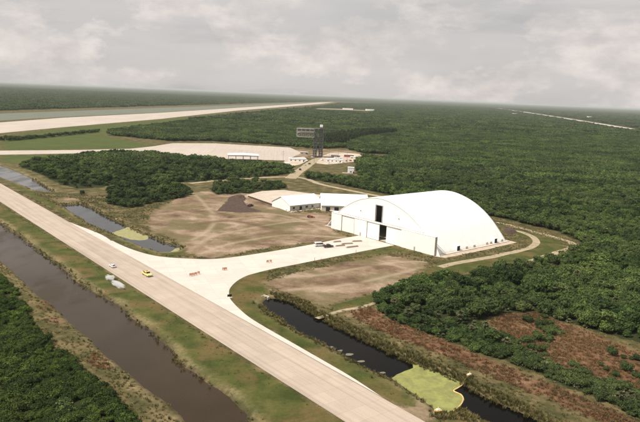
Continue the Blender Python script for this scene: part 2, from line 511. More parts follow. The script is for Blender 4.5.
HEDGE = gl([(40, 137.5), (100, 131), (98, 132.5), (60, 136.5), (20, 140.5), (0, 141.5), (0, 140)])
THICKET = gl([(-140, 260), (0, 276), (12, 288), (22, 302), (32, 326), (48, 342), (68, 357), (88, 375), (108, 396), (130, 422), (142, 450), (-150, 450)])
PINES = gl([(322, 146), (322, 139), (340, 136), (366, 133), (402, 130.8), (398, 133.5), (360, 139), (345, 145.5)])
FAR_W = gl([(-40, 112), (0, 110.5), (104, 107.5), (240, 103.5), (330, 101.2), (200, 92), (-40, 85)])
PLAIN_E = gl([(470, 106.5), (640, 113.5), (700, 117), (720, 140), (640, 127.5), (560, 119.5), (500, 110.5)])
SOILS = [gl([(150, 215), (185, 193), (225, 190), (262, 196), (290, 212), (330, 213), (334, 231), (352, 238), (330, 240), (270, 247), (212, 258.5), (190, 254), (176, 240), (150, 230)]),
         gl([(262, 283), (300, 272), (345, 262), (385, 255), (430, 262), (408, 282), (374, 292), (325, 306), (300, 296)]),
         gl([(345, 314), (357, 308), (375, 309), (386, 318), (370, 318), (352, 318)]), gl([(54, 200), (66, 197.5), (80, 199), (80, 201.5), (60, 203)]),
         gl([(384, 412), (420, 400), (444, 416), (420, 424)]), gl([(276, 190), (300, 192), (286, 212), (262, 206)]), gl([(286, 158), (292, 150), (335, 149.5), (360, 152), (360, 156), (310, 158)]), gl([(162, 222), (190, 216), (206, 236), (196, 252), (178, 240)])]
RUSTS = [gl([(352, 312), (372, 308), (400, 322), (440, 338), (480, 356), (540, 380), (600, 404), (645, 424), (610, 424), (560, 404), (500, 378), (440, 352), (400, 338), (366, 322)]),
         gl([(490, 322), (505, 314), (540, 312), (560, 321), (600, 335), (645, 356), (645, 390), (600, 382), (560, 366), (540, 358), (520, 344)]),
         gl([(0, 258), (26, 282), (60, 312), (90, 342), (128, 374), (100, 366), (60, 336), (34, 300), (0, 272)])]
LAWNS = [gl([(-60, 168), (0, 204), (104, 270), (204, 335), (300, 396), (345, 424), (262, 424), (200, 372), (150, 326), (104, 291), (52, 256), (0, 218), (-60, 190)]),
         gl([(230, 298), (229, 290), (235, 282), (246, 276), (258, 272), (272, 273), (264, 284), (268, 292), (300, 308), (260, 302), (263, 312), (300, 333), (347, 358), (391, 380), (440, 410), (430, 418), (381, 395), (306, 350), (244, 312)]),
         gl([(12, 186), (69, 217), (100, 230), (120, 241), (140, 250), (160, 254), (190, 256), (210, 251), (182, 248), (160, 252), (130, 241), (91, 226), (70, 212), (40, 196), (12, 178)]),
         gl([(0, 137), (60, 128), (160, 120), (240, 112), (240, 114), (160, 126), (100, 134), (160, 147), (130, 149), (0, 150)]),
         gl([(0, 155.5), (130, 153.5), (100, 155), (60, 161), (20, 164), (0, 163)]),
         gl([(440, 262), (520, 250), (531, 246), (527, 238), (505, 231), (497, 224), (532, 233), (556, 240), (566, 248), (530, 260), (488, 270), (430, 277), (350, 310), (330, 306), (374, 293), (408, 283)]),
         gl([(300, 179), (340, 187), (400, 199), (380, 197.5), (340, 190), (310, 183)]),
         gl([(395, 246), (372, 251), (350, 258), (310, 266), (272, 274), (256, 275), (300, 268), (345, 259), (400, 251), (434, 258), (410, 251)])]

# ------------------------------------------------------------------ ground: one sheet out to the horizon
def axis(lo, hi, step, far_lo, far_hi, g=1.07):
    mid = list(np.arange(lo, hi + step, step))
    s, v = step, mid[-1]; hi_part = []
    while v < far_hi:
        s *= g; v += s; hi_part.append(v)
    s, v = step, mid[0]; lo_part = []
    while v > far_lo:
        s *= g; v -= s; lo_part.append(v)
    return np.array(lo_part[::-1] + mid + hi_part)
xs = axis(-250, 290, 1.5, -52000, 52000)
ys = axis(126, 610, 1.5, -9000, 70000)
GX, GY = np.meshgrid(xs, ys)
ragged = (fnoise(GX, GY, 9.0, 1) - 0.5) * 3.2
near = (GX > -900) & (GX < 900) & (GY > 60) & (GY < 2600)
ragged = np.where(near, ragged, 0)
W = {}
for k, poly in (('canal', CANAL), ('pond_n', POND_N), ('pond_w', POND_W), ('pond_e', POND_E)):
    W[k] = sdf(poly, GX, GY) + ragged * (1.0 if k == 'canal' else 0.55)
wmin = np.minimum.reduce(list(W.values()))
GZ = np.clip(-0.85 + wmin * 0.40, -2.2, 0.0)
lump = (fnoise(GX, GY, 5.0, 2) - 0.35) * 0.5 * np.exp(-((wmin - 4.5) / 2.2) ** 2)
GZ = np.where(wmin < 55, np.minimum(GZ + np.maximum(lump, 0) * (wmin > 1.5), 0.45), GZ)
def mask(polys, soft=3.0):
    s = np.full(GX.shape, 60.0)
    for p in polys:
        s = np.minimum(s, sdf(p, GX, GY))
    return np.clip(0.5 - s / (2 * soft), 0, 1)
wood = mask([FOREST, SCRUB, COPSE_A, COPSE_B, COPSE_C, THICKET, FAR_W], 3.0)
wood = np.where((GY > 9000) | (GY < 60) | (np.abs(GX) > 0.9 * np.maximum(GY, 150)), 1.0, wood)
attrs = {'wood': wood, 'soil': mask(SOILS, 5), 'rust': mask(RUSTS, 3) * np.where((GX < 0) & (fnoise(GX, GY, 10, 2) < .52), .3, 1.0), 'lawn': mask(LAWNS, 2), 'mud': np.clip(1.0 - np.abs(wmin) / 1.9, 0, 1) * 0.8}
def near_line(lines, wd):
    out = np.zeros(GX.shape)
    for ln in lines:
        c = smooth(gl(ln), 5)
        d = np.abs(sdf(np.vstack([c, c[::-1][1:-1]]), GX, GY, 12.0))
        out = np.maximum(out, np.exp(-(d / wd) ** 2))
    return out * np.clip(.25 + 1.3 * fnoise(GX, GY, 7, 0), 0, 1)
RUTS = [[(188, 252), (200, 243), (214, 236), (236, 231), (262, 226), (290, 222), (330, 219)], [(200, 254), (222, 246), (250, 240), (285, 235), (320, 236), (345, 238)], [(210, 214), (214, 222), (206, 232), (192, 240)],
        [(262, 213), (285, 216), (312, 224), (335, 234)], [(285, 277), (320, 275), (360, 268), (400, 262), (440, 262)], [(290, 290), (330, 287), (372, 280), (420, 268)], [(180, 190), (196, 196), (206, 206), (214, 214)]]
SCRAPE = [[(200, 224), (222, 221), (246, 223), (264, 227)], [(165, 212), (180, 210), (196, 212)], [(330, 281), (345, 280), (356, 282)], [(360, 264), (376, 266)], [(232, 240), (250, 236), (276, 232)]]
attrs['field'] = mask([LAWNS[3], LAWNS[4]], 15)
attrs['ruts'] = near_line(RUTS, 1.5)
attrs['scrape'] = near_line(SCRAPE, 3.2)
attrs['straw'] = np.exp(-((wmin - 1.9) / 1.7) ** 2) * np.clip(2.0 * fnoise(GX, GY, 9, 3) - .45, 0, 1) * .8
attrs['rust'] = np.maximum(attrs['rust'], mask([PLAIN_E], 60) * 0.36)
ny, nx = GX.shape
def grid_mesh(name, X, Y, Z, keep=None):
    ny, nx = X.shape
    idx = np.arange(nx * ny).reshape(ny, nx)
    q = np.stack([idx[:-1, :-1], idx[:-1, 1:], idx[1:, 1:], idx[1:, :-1]], -1).reshape(-1, 4)
    if keep is not None:
        q = q[keep.reshape(-1)]
    used, inv = np.unique(q, return_inverse=True)
    q = inv.reshape(-1, 4)
    co = np.stack([X, Y, Z], -1).reshape(-1, 3)[used].astype(np.float32)
    me = bpy.data.meshes.new(name)
    me.vertices.add(len(co)); me.vertices.foreach_set('co', co.ravel())
    me.loops.add(q.size); me.loops.foreach_set('vertex_index', q.ravel().astype(np.int32))
    me.polygons.add(len(q)); me.polygons.foreach_set('loop_start', np.arange(0, q.size, 4, dtype=np.int32))
    me.update(calc_edges=True)
    me.polygons.foreach_set('use_smooth', [True] * len(q))
    return me, used
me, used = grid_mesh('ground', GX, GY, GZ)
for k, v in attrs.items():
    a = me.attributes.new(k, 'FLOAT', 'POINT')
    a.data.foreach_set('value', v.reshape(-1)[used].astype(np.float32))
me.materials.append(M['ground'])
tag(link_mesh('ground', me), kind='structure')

WZ = -0.75
for k, nm, m in (('canal', 'canal_water', water_material('canal_water', (0.032, 0.021, 0.010), 0.14, 0.14)),
                 ('pond_n', 'pond_water', water_material('grey_pond_water', (0.040, 0.040, 0.038), 0.5, 0.15)),
                 ('pond_w', 'pond_water', water_material('still_pond_water', (0.022, 0.022, 0.022), 0.34, 0.10)),
                 ('pond_e', 'pond_water', water_material('black_pond_water', (0.003, 0.0025, 0.002), 0.035, 0.05, 0.6))):
    wet = GZ < -0.62
    wet &= W[k] < 1.6
    keep = wet[:-1, :-1] | wet[1:, :-1] | wet[:-1, 1:] | wet[1:, 1:]
    me, _ = grid_mesh(nm, GX, GY, np.full(GX.shape, WZ), keep)
    me.materials.append(m)
    tag(link_mesh(nm, me), kind='structure')

# ------------------------------------------------------------------ paved surfaces (sheets, each a little above the one below)
def sheet(name, poly, z, m, kind='structure'):
    bm = bmesh.new()
    vs = [bm.verts.new((x, y, z)) for x, y in poly]
    f = bm.faces.new(vs)
    bmesh.ops.triangulate(bm, faces=[f])
    for f in bm.faces:
        if f.normal.z < 0:
            f.normal_flip()
    me = bpy.data.meshes.new(name)
    bm.to_mesh(me); bm.free()
    me.materials.append(m)
    return tag(link_mesh(name, me), kind=kind)
def band(name, centre, width, z, m, closed=False):
    c = smooth(gl(centre), 6)
    d = np.gradient(c, axis=0); d /= np.linalg.norm(d, axis=1)[:, None]
    n = np.stack([-d[:, 1], d[:, 0]], 1)
    w = np.asarray(width) if np.ndim(width) else np.full(len(c), width)
    jit = (vnoise(c[:, 0], c[:, 1], 7.0) - .5)[:, None] * 0.8
    L, R = c + n * (w[:, None] / 2 + jit), c - n * (w[:, None] / 2 - jit)
    bm = bmesh.new()
    lv = [bm.verts.new((*p, z)) for p in L]; rv = [bm.verts.new((*p, z)) for p in R]
    for i in range(len(c) - 1):
        bm.faces.new((lv[i], rv[i], rv[i + 1], lv[i + 1]))
    bmesh.ops.recalc_face_normals(bm, faces=bm.faces[:])
    me = bpy.data.meshes.new(name)
    bm.to_mesh(me); bm.free()
    me.materials.append(m)
    return tag(link_mesh(name, me), kind='structure')
t0, t1 = gp(0, 201.7), gp(344, 421)
tdir = (t1 - t0).normalized()
tow_ang = math.atan2(tdir.y, tdir.x)
def tow_line(a, b, s0, s1):
    A, B = gp(*a), gp(*b)
    d = (B - A).normalized()
    return A - d * s0, B + d * s1
la, lb = tow_line((0, 201.7), (344, 421), 900, 260)
ra, rb = tow_line((12, 190), (422, 420), 900, 260)
M['tow'] = concrete('pinkish_concrete', (0.380, 0.315, 0.260), tow_ang, 6.0, 4.6, 0.10, 0.32, (0.27, 0.205, 0.16))
M['apron'] = concrete('new_concrete', (0.50, 0.468, 0.42), tow_ang + 1.25, 7.0, 7.0, 0.03, 0.30, (0.36, 0.285, 0.215))
M['runway'] = concrete('runway_concrete', (0.41, 0.36, 0.315), math.radians(94), 60.0, 30.0, 0.06, 0.35, (0.27, 0.215, 0.175))
M['shoulder'] = concrete('grey_shoulder', (0.125, 0.135, 0.105), math.radians(94), 40.0, 30.0, 0.18, 0.35, (0.12, 0.13, 0.09))
M['track'] = paint('sandy_track', (0.30, 0.245, 0.165), 0.30, 0.25, 0.95)
M['yard'] = paint('pale_yard', (0.42, 0.35, 0.28), 0.28, 0.08, 0.95)
sheet('tow_way', [la[:2], lb[:2], rb[:2], ra[:2]], 0.012, M['tow'])
apron_out = [(69, 222), (85, 228), (100, 234), (120, 244.5), (140, 252), (160, 256.5), (186, 258.5), (212, 259), (238, 256.5), (277, 250.5), (314, 244), (331, 240.5), (359, 235.5)]
apron_in = [(394, 245.2), (374, 249), (351, 253.5), (320, 259.5), (295, 264.5), (272, 269), (256, 273), (246, 276), (237, 281), (230.5, 287.5), (229, 293), (231, 300), (244, 313), (260, 324), (306, 350.5), (350, 376), (382, 397)]
ap = np.vstack([smooth(gl(apron_out), 5), smooth(gl(apron_in), 5)])
sheet('apron', ap, 0.008, M['apron'])
PAVED = [np.array([(q[0], q[1]) for q in (la, lb, rb, ra)]), ap]
# far runway and taxiway
sheet('runway', gl([(-60, 127), (0, 122.5), (62, 117.8), (160, 112.8), (238, 107.8), (320, 102.4), (334, 102.2), (320, 104.0), (238, 110.5), (160, 119), (62, 127.3), (0, 133.2), (-60, 139)]), 0.05, M['runway'])
sheet('runway_shoulder', gl([(-60, 118), (0, 113.6), (104, 109.8), (238, 105.2), (318, 101.9), (238, 107.6), (160, 112.4), (62, 117.0), (0, 120.6), (-60, 125)]), 0.05, M['shoulder'])
sheet('taxiway', gl([(-80, 152), (0, 150.7), (80, 150), (130, 148.8), (152, 146.5), (173, 143.2), (215, 143.4), (290, 147.6), (302, 153), (285, 160.5), (212, 158.5), (160, 153.5), (130, 152.4), (0, 154.8), (-80, 156.5)]), 0.05, M['runway'])
sheet('service_yard', gl([(316, 163.2), (322, 156), (330, 153), (345, 152.6), (362, 154.2), (364, 157), (356, 161.5), (338, 163.6), (326, 164.6)]), 0.03, M['yard'])
band('yard_road', [(290, 178.5), (298, 172), (306, 166.5), (313, 161.5), (322, 158), (345, 155.8), (370, 156.2), (394, 157)], 11, 0.026, M['track'])
sheet('office_yard', gl([(283, 163.5), (286, 158.5), (304, 156.5), (308, 160.5), (300, 164.5), (288, 167)]), 0.022, M['yard'])
CAUSE = [(498, 108.4), (520, 111.4), (560, 117.5), (608, 125.2), (640, 130.3)]
band('causeway_road', CAUSE, 48, 0.05, M['runway'])
sheet('far_clearing', gl([(318, 108.4), (332, 108.7), (345, 109.2), (370, 110.7), (370, 111.1), (345, 109.9), (330, 109.4), (316, 108.9)]), 0.05, M['track'])
band('dirt_road', [(190, 183.5), (212, 181), (240, 179), (264, 177.5), (290, 177), (305, 178.5), (320, 184), (345, 189.5), (382, 196.8), (410, 203)], 6, 0.02, M['track'])
band('perimeter_track', [(496, 222.3), (515, 226.5), (532, 231.2), (556, 237.5), (571, 242.5), (572, 247.5), (560, 251.5), (535, 260), (510, 267), (488, 272.5)], 4.2, 0.02, M['track'])
band('hangar_track', [(505, 229.5), (520, 231.8), (531, 236), (536, 241), (532, 246.5), (520, 250.5), (500, 255), (480, 259), (455, 263.5), (440, 267)], 4.2, 0.025, M['track'])
band('ditch_track', [(316, 318), (340, 311), (364, 306.5), (392, 297)], 2.0, 0.02, M['track'])

# ------------------------------------------------------------------ the hangar
HA, HB = gp(331, 228), gp(434.5, 256)
h_ang = math.atan2((HB - HA).y, (HB - HA).x)
hangar = empty('hangar', HA, h_ang, 'huge white arched hangar with tall tail slot and sliding doors facing the apron', 'hangar')
PROF = [(43.5, 0), (43.0, 1.0), (40.6, 3.7), (38, 6.4), (34.5, 9.8), (31, 12.7), (27.8, 15.0), (24.5, 17.0), (21, 18.8), (17.5, 20.3), (14, 21.5), (11, 22.3), (7, 23.2), (3, 23.7), (0, 23.8)]
CX = 37.0
prof = smooth(PROF, 3)
arch = [(CX + x, z) for x, z in prof] + [(CX - x, z) for x, z in prof[::-1][1:]]
def vault():
    bm = bmesh.new()
    y0, y1, bays = 2.6, 66.0, 15
    rings = []
    inner = [(CX + (x - CX) * 0.985, z * 0.982) for x, z in arch]
    for k in range(bays * 4 + 1):
        f = (k % 4) / 4
        bulge = 1.0 + 0.0022 * math.sin(math.pi * f)
        y = y0 + (y1 - y0) * k / (bays * 4)
        rings.append([bm.verts.new((CX + (x - CX) * bulge, y, z * bulge)) for x, z in arch])
    for A_, B_ in zip(rings, rings[1:]):
        for i in range(len(arch) - 1):
            bm.faces.new((A_[i], B_[i], B_[i + 1], A_[i + 1]))
    ia = [bm.verts.new((x, y0, z)) for x, z in inner]; ib = [bm.verts.new((x, y1, z)) for x, z in inner]
    for i in range(len(arch) - 1):
        bm.faces.new((ia[i], ia[i + 1], ib[i + 1], ib[i]))
        bm.faces.new((ia[i], rings[0][i], rings[0][i + 1], ia[i + 1]))
        bm.faces.new((ib[i], ib[i + 1], rings[-1][i + 1], rings[-1][i]))
    bmesh.ops.recalc_face_normals(bm, faces=bm.faces[:])
    me = bpy.data.meshes.new('vault_roof')
    bm.to_mesh(me); bm.free()
    me.materials.append(M['white'])
    me.polygons.foreach_set('use_smooth', [True] * len(me.polygons))
    return link_mesh('vault_roof', me, hangar)
vault()
def arch_z(x):
    xx = np.array([p[0] for p in arch]); zz = np.array([p[1] for p in arch])
    o = np.argsort(xx)
    return float(np.interp(x, xx[o], zz[o]))
def end_wall(y, name, slot=None):
    m = MB()
    def piece(xa, xb, zlow):
        X = np.linspace(xa, xb, max(3, int((xb - xa) / 1.5)))
        top = [(x, arch_z(x) * 0.982 - 0.02) for x in X]
        m.prism([(xa, zlow)] + [p for p in top if p[1] > zlow + .02] + [(xb, zlow)], y, y + 0.4)
    if slot:
        piece(-5.5, slot[0], 0 if slot[2] is None else slot[2])
        piece(slot[1], 79.5, 0 if slot[2] is None else slot[2])
        m.prism([(slot[0], slot[3]), (slot[1], slot[3])] + [(x, arch_z(x) * 0.982 - .02) for x in np.linspace(slot[1], slot[0], 5)], y, y + 0.4)
    else:
        piece(-5.5, 79.5, 0)
    return m.build(name, M['white_wall'], hangar)
SLOT = (34.6, 39.6, 9.9, 19.6)
end_wall(2.7, 'front_wall', SLOT)
end_wall(65.4, 'rear_wall')
m = MB()                                    # slot frame
for x in (SLOT[0] - .35, SLOT[1] + .05):
    m.box(x, x + .30, 2.30, 2.69, 9.9, 19.9)
m.box(SLOT[0] - .35, SLOT[1] + .35, 2.28, 2.68, 19.62, 19.95)
m.build('slot_frame', M['trim'], hangar)
MB().box(SLOT[0] - 3.2, SLOT[0] - .4, 2.35, 2.66, 10.1, 19.4, .03).build('tail_slot_leaf', M['white_wall'], hangar)
# sliding door leaves and the door pockets beside them
def leaf(x0, x1, y, name='door_leaf'):
    m = MB().box(x0, x1, y, y + .5, .06, 9.75, .03)
    m.build(name, M['white_wall'], hangar)
leaf(9.1, 20.0, .42); leaf(20.1, 30.4, .05); leaf(30.5, 40.0, .42); leaf(45.6, 57.0, .42)
m = MB(); m.box(0, 9.0, 0, 1.7, 0, 9.8, .04)
m.build('door_pocket', M['white_wall'], hangar)
m = MB(); m.box(57.1, 80.5, -.1, 1.6, 0, 9.8, .04)
m.build('door_pocket', M['white_wall'], hangar)
MB().box(9.0, 57.1, 1.05, 1.75, 9.2, 9.85).build('door_header', M['trim'], hangar)
MB().box(-.1, 80.6, -.2, 1.9, 9.86, 10.0).build('parapet_cap', M['white_wall'], hangar)
MB().box(9.0, 57.1, 1.9, 2.1, 10.02, 10.25).build('top_shadow_line', M['trim'], hangar)  # grey strip drawn in for the thin shadow line on the slab top
for x in (9.03, 19.98, 30.42):
    MB().box(x, x + .14, -.06, .04, .1, 9.7).build('door_edge_trim', M['trim'], hangar)
MB().box(80.52, 80.66, -.05, 1.55, 0, 9.7).build('end_shade_panel', M['shade_grey'], hangar)  # grey sheet over the white end face, its shade put into the colour
MB().prism([(80.7, 0), (83.4, 0), (80.7, 4.2)], 1.2, 1.5).build('buttress', M['white_wall'], hangar)
MB().box(2, 72, 2.9, 64, -.02, .045).build('floor_slab', M['block'], hangar)
MB().box(-7.5, 82.5, 1.5, 66.8, -.05, .30).build('footing', M['block'], hangar)
for x, z in ((25, 1.0), (66.5, 1.0)):
    d = MB().box(x, x + 1.0, -.04 if x < 57 else -.16, .05 if x < 57 else -.09, .1, 2.2).build('personnel_door', M['trim'], hangar)
    MB().box(x + .8, x + .9, -.20, -.165 if x > 57 else -.05, 1.1, 1.2).build('handle', M['steel'], d)
for x, z in ((22, 14.2), (52, 14.4)):
    MB().box(x, x + .6, 2.2, 2.68, z, z + .5, .05).build('wall_lamp', M['trim'], hangar)
for y in (20.0, 55.0):                       # side entrances
    v = MB().box(77.2, 80.9, y - 1.3, y + 1.3, 0, 3.0, .03).build('side_entrance', M['white'], hangar)
    MB().box(80.91, 81.0, y - 1.12, y + 1.12, .1, 2.85).build('entrance_door', M['dark'], v)
    MB().box(77.0, 81.3, y - 1.4, y + 1.4, 3.02, 3.14, .02).build('canopy', M['white_wall'], v)
for y in (27, 34, 46, 50, 61):
    MB().box(79.0, 80.6, y, y + 1.9, .5, 1.6, .03).build('side_vent', M['cream'], hangar)
def hl(s, t, z=0.0):
    p = HA + Vector((math.cos(h_ang), math.sin(h_ang), 0)) * s + Vector((-math.sin(h_ang), math.cos(h_ang), 0)) * t
    return Vector((p.x, p.y, z))
M['gravel'] = paint('pale_gravel', (0.40, 0.33, 0.26), 0.22, 0.3, 0.95)
sheet('gravel_strip', [hl(81, -1)[:2], hl(86.5, 2)[:2], hl(87, 40)[:2], hl(86, 69)[:2], hl(70, 70)[:2], hl(70, 66)[:2], hl(79, 66)[:2]], 0.006, M['gravel'])

# ------------------------------------------------------------------ sheds and other buildings
def gable(name, org, ang, L, Wd, eave, ridge, label, cat='shed', walls='cream', roof='white_roof', wins=(), doors=(), front='cream', over=.5, group=None):
    """local x runs along the ridge from 0 to L, y from 0 (front) to Wd"""
    r = empty(name, org, ang, label, cat, group)
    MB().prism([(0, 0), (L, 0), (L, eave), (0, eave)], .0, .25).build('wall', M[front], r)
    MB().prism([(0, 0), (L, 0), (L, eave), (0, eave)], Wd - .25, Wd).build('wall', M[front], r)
    for x in (0.002, L - .252):
        bm = MB()
        bm.prism([(.26, 0), (Wd - .26, 0), (Wd - .26, eave), (Wd / 2, ridge - .12), (.26, eave)], 0, .25)
        bm.xform(Matrix.Translation((x, 0, 0)) @ Matrix(((0, 1, 0, 0), (1, 0, 0, 0), (0, 0, 1, 0), (0, 0, 0, 1))))
        bm.build('gable_wall', M[walls], r)
    m = MB()
    s = (ridge - eave) / (Wd / 2)
    yo = -over; zo = eave - s * over
    th = .18
    P = [(yo, zo + .03), (Wd / 2, ridge + .03), (Wd + over, zo + .03), (Wd + over, zo + .03 + th), (Wd / 2, ridge + .03 + th), (yo, zo + .03 + th)]
    m.prism(P, -over, L + over)
    m.xform(Matrix(((0, 1, 0, 0), (1, 0, 0, 0), (0, 0, 1, 0), (0, 0, 0, 1))))
    m.build('roof', M[roof], r)
    for (x, w, z0, z1) in wins:
        f = MB().box(x - .12, x + w + .12, -.10, -.005, z0 - .12, z1 + .12).build('window', M['trim'], r)
        MB().box(x, x + w, -.14, -.105, z0, z1).build('pane', M['glass'], f)
    for (x, w, h) in doors:
        MB().box(x, x + w, -.09, -.004, .05, h).build('door', M['dark'], r)
    return r
b_ang = h_ang + math.pi / 2
O1 = gp(290, 211)
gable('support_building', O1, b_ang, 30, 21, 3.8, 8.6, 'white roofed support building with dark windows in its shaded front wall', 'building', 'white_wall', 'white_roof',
      wins=[(2.5, 1.6, 1.1, 2.5), (14, 2.0, 1.1, 2.5), (19.5, 1.6, 1.1, 2.5)], doors=[(8.5, 2.2, 2.6)], front='shade_grey')  # front greyer than the lit white gable: shade put into the wall colour
O2 = gp(321.5, 211)
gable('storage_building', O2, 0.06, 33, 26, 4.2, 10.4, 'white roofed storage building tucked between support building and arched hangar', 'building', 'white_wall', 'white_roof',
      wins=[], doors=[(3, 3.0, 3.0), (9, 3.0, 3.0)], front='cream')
sheet('building_yard', gl([(246, 195), (262, 191), (284, 190), (330, 196), (331, 211), (316, 209), (290, 212.5), (274, 206), (258, 200)]), 0.018, concrete('yard_slab', (0.46, 0.40, 0.335), b_ang, 6, 6, .04, .5, (.28, .20, .145)))

def flat_building(name, org, ang, L, Wd, h, label, cat, wall='white_wall', roof='white_roof', nwin=3, group=None, door=True):
    r = empty(name, org, ang, label, cat, group)
    MB().box(0, L, 0, Wd, 0, h, .03).build('wall', M[wall], r)
    MB().box(-.25, L + .25, -.25, Wd + .25, h + .01, h + .28, .03).build('roof', M[roof], r)
    for k in range(nwin):
        x = L * (k + .35) / max(nwin, 1)
        f = MB().box(x - .1, x + 1.5, -.08, -.004, 1.1, 2.3).build('window', M['trim'], r)
        MB().box(x, x + 1.4, -.12, -.085, 1.2, 2.2).build('pane', M['glass'], f)
    if door:
        MB().box(L * .82, L * .82 + 1.1, -.07, -.004, .05, 2.1).build('door', M['dark'], r)
    return r
def at_px(x0, x1, y):
    a, b = gp(x0, y), gp(x1, y)
    return a, (b - a).length
a, L = at_px(289, 305, 161.5)
flat_building('control_office', a, 0.10, L, 9, 3.6, 'long low white office with flat roof beside the steel gantry', 'office', nwin=4)
a, L = at_px(284, 292, 166)
flat_building('pump_shed', a, 0.2, 7, 5, 3.0, 'small white shed at the edge of the left facility yard', 'shed', nwin=1)
a, L = at_px(326, 344, 162)
flat_building('workshop', a, -0.05, 20, 8, 3.6, 'pale workshop with flat roof in the middle of the service yard', 'workshop', nwin=4)
a, L = at_px(344, 357, 157)
flat_building('storage_trailer', a, -0.02, 13, 3.2, 3.2, 'long red trailer parked at the right end of the service yard', 'trailer', wall='maroon', nwin=0)
a, L = at_px(331, 342, 157.5)
flat_building('storage_trailer', a, 0.04, 12, 3.2, 3.2, 'grey trailer parked behind the pale workshop', 'trailer', wall='trim', nwin=2)
for px, py, an, m_, lab in ((334, 160.0, .05, 'white_wall', 'white trailer standing behind the left end of the pale workshop'), (350, 159.0, -.4, 'cream', 'cream trailer standing askew between red trailer and parked cars'),
                            (300, 154.4, .1, 'cream', 'cream trailer on the bare dirt left of the steel gantry')):
    flat_building('storage_trailer', gp(px, py), an, 11, 3.2, 3.2, lab, 'trailer', wall=m_, nwin=2)
a, L = at_px(348, 353.6, 173.3)
flat_building('equipment_hut', a, 0.02, 6.2, 6, 6.0, 'small white square hut standing alone among the trees', 'hut', nwin=1)
MB().box(-6, 0, -1, 3, 0.0, .25).build('concrete_pad', M['block'], loc=a, rz=0.02)
bpy.data.objects['concrete_pad']['kind'] = 'structure'
for px, py, L, h, lab in ((513, 114.6, 30, 9, 'tiny pale block far off beside the left part of the causeway'), (588, 117.8, 26, 10, 'tiny white block far off behind the causeway at right'),
                          (343, 109.6, 60, 9, 'distant white roofed block on the left of the far clearing'), (366, 110.6, 50, 9, 'distant white roofed block on the right of the far clearing')):
    flat_building('distant_building', gp(px, py), 0.1, L, 20, h, lab, 'building', nwin=0, door=False)

# open shade shelter on the far apron
def shelter():
    p = gp(228.5, 160.8); q = gp(258, 161.6)
    L = (q - p).length; ang = math.atan2((q - p).y, (q - p).x)
    r = empty('shade_shelter', p, ang, 'open sided shelter with white flat canopy on dark posts beside the apron', 'shelter')
    D, h = 20, 6.4
    m = MB()
    X = [0, L]
    m.prism([(-1, h), (L + 1, h), (L + 1, h + .5), (L / 2, h + 1.3), (-1, h + .5)], -1, D + 1)
    m.build('canopy', M['white_roof'], r)
    m = MB().box(-.6, L + .6, -.6, -.3, h - .7, h - .02).box(-.6, L + .6, D + .3, D + .6, h - .7, h - .02)
    m.build('beam', M['pale_steel'], r)
    for i in range(5):
        for y in (0, D):
            x = L * i / 4
            MB().box(x - .22, x + .22, y - .22, y + .22, 0, h - .03).build('post', M['steel'], r)
    return r
shelter()

# ------------------------------------------------------------------ mate and lift gantry
def gantry():
    base = gp(317.5, 157.5)
    r = empty('lifting_gantry', base, 0.06, 'tall grey steel lattice gantry with boxy arm reaching out to the left', 'gantry')
    top = 37.0
    def tower(cx, cy, w, z1):
        m = MB()
        cs = [(cx - w, cy - w), (cx + w, cy - w), (cx + w, cy + w), (cx - w, cy + w)]
        for x, y in cs:
            m.bar((x, y, 0), (x, y, z1), .32)
        nz = 8
        for k in range(nz + 1):
            z = z1 * k / nz
            for i in range(4):
                a_, b_ = cs[i], cs[(i + 1) % 4]
                if k: m.bar((*a_, z), (*b_, z), .2)
                if k < nz:
                    z2 = z1 * (k + 1) / nz
                    m.bar((*a_, z), (*b_, z2), .15); m.bar((*b_, z), (*a_, z2), .15)
        return m
    for cx in (-3.6, 4.0):
        for cy in (0, 9):
            tower(cx, cy, 1.9, top if cx < 0 else top + 2).build('lattice_tower', M['steel'], r)
    for z in (9.5, 18.5, 27.5, 36.8):
        MB().box(-6.2, 6.4, -2.4, 11.4, z, z + .3).build('platform', M['steel'], r)
    m = MB()                                  # stair zigzag
    for k in range(8):
        z = k * 4.6
        m.bar((6.6, 1 if k % 2 else 8, z), (6.6, 8 if k % 2 else 1, z + 4.6), .3)
    m.build('stair', M['pale_steel'], r)
    x0 = -27.5
    m = MB()
    for y in (-2.2, 11.2):
        for z in (26.0, 31.0, 36.5):
            m.bar((x0, y, z), (-5.6, y, z), .38)
        for i in range(5):
            x = x0 + (-5.6 - x0) * i / 4
            m.bar((x, y, 26), (x, y, 36.5), .42 if i in (0,) else .3)
            if i < 4:
                x2 = x0 + (-5.6 - x0) * (i + 1) / 4
                m.bar((x, y, 26), (x2, y, 31), .16); m.bar((x2, y, 26), (x, y, 31), .16)
    for i in range(5):
        x = x0 + (-5.6 - x0) * i / 4
        for z in (26.0, 31.0, 36.5):
            m.bar((x, -2.2, z), (x, 11.2, z), .28)
    m.build('arm_truss', M['pale_steel'], r)
    MB().box(x0, -5.8, -2.0, 11.0, 30.7, 30.95).build('arm_deck', M['pale_steel'], r)
    MB().box(x0 + .5, -6.0, -2.9, -2.5, 32.0, 33.6).build('wind_screen', M['pale_steel'], r)
    MB().box(x0 + 1, -7, -1.5, 10.5, 35.2, 36.2).build('hoist_beam', M['steel'], r)
    MB().box(2.0, 5.4, 1.0, 7.5, 39.1, 42.0, .1).build('machine_house', M['white_roof'], r)
    for x in (-24, -17, -10):
        MB().bar((x, 4, 30.9), (x, 4, 24.5), .18).build('hoist_cable', M['steel'], r)
    for x in (-6.8, 7.2):
        MB().box(x - 1.6, x + 1.6, -3, 12, -.1, .6).build('footing', M['block'], r)
gantry()

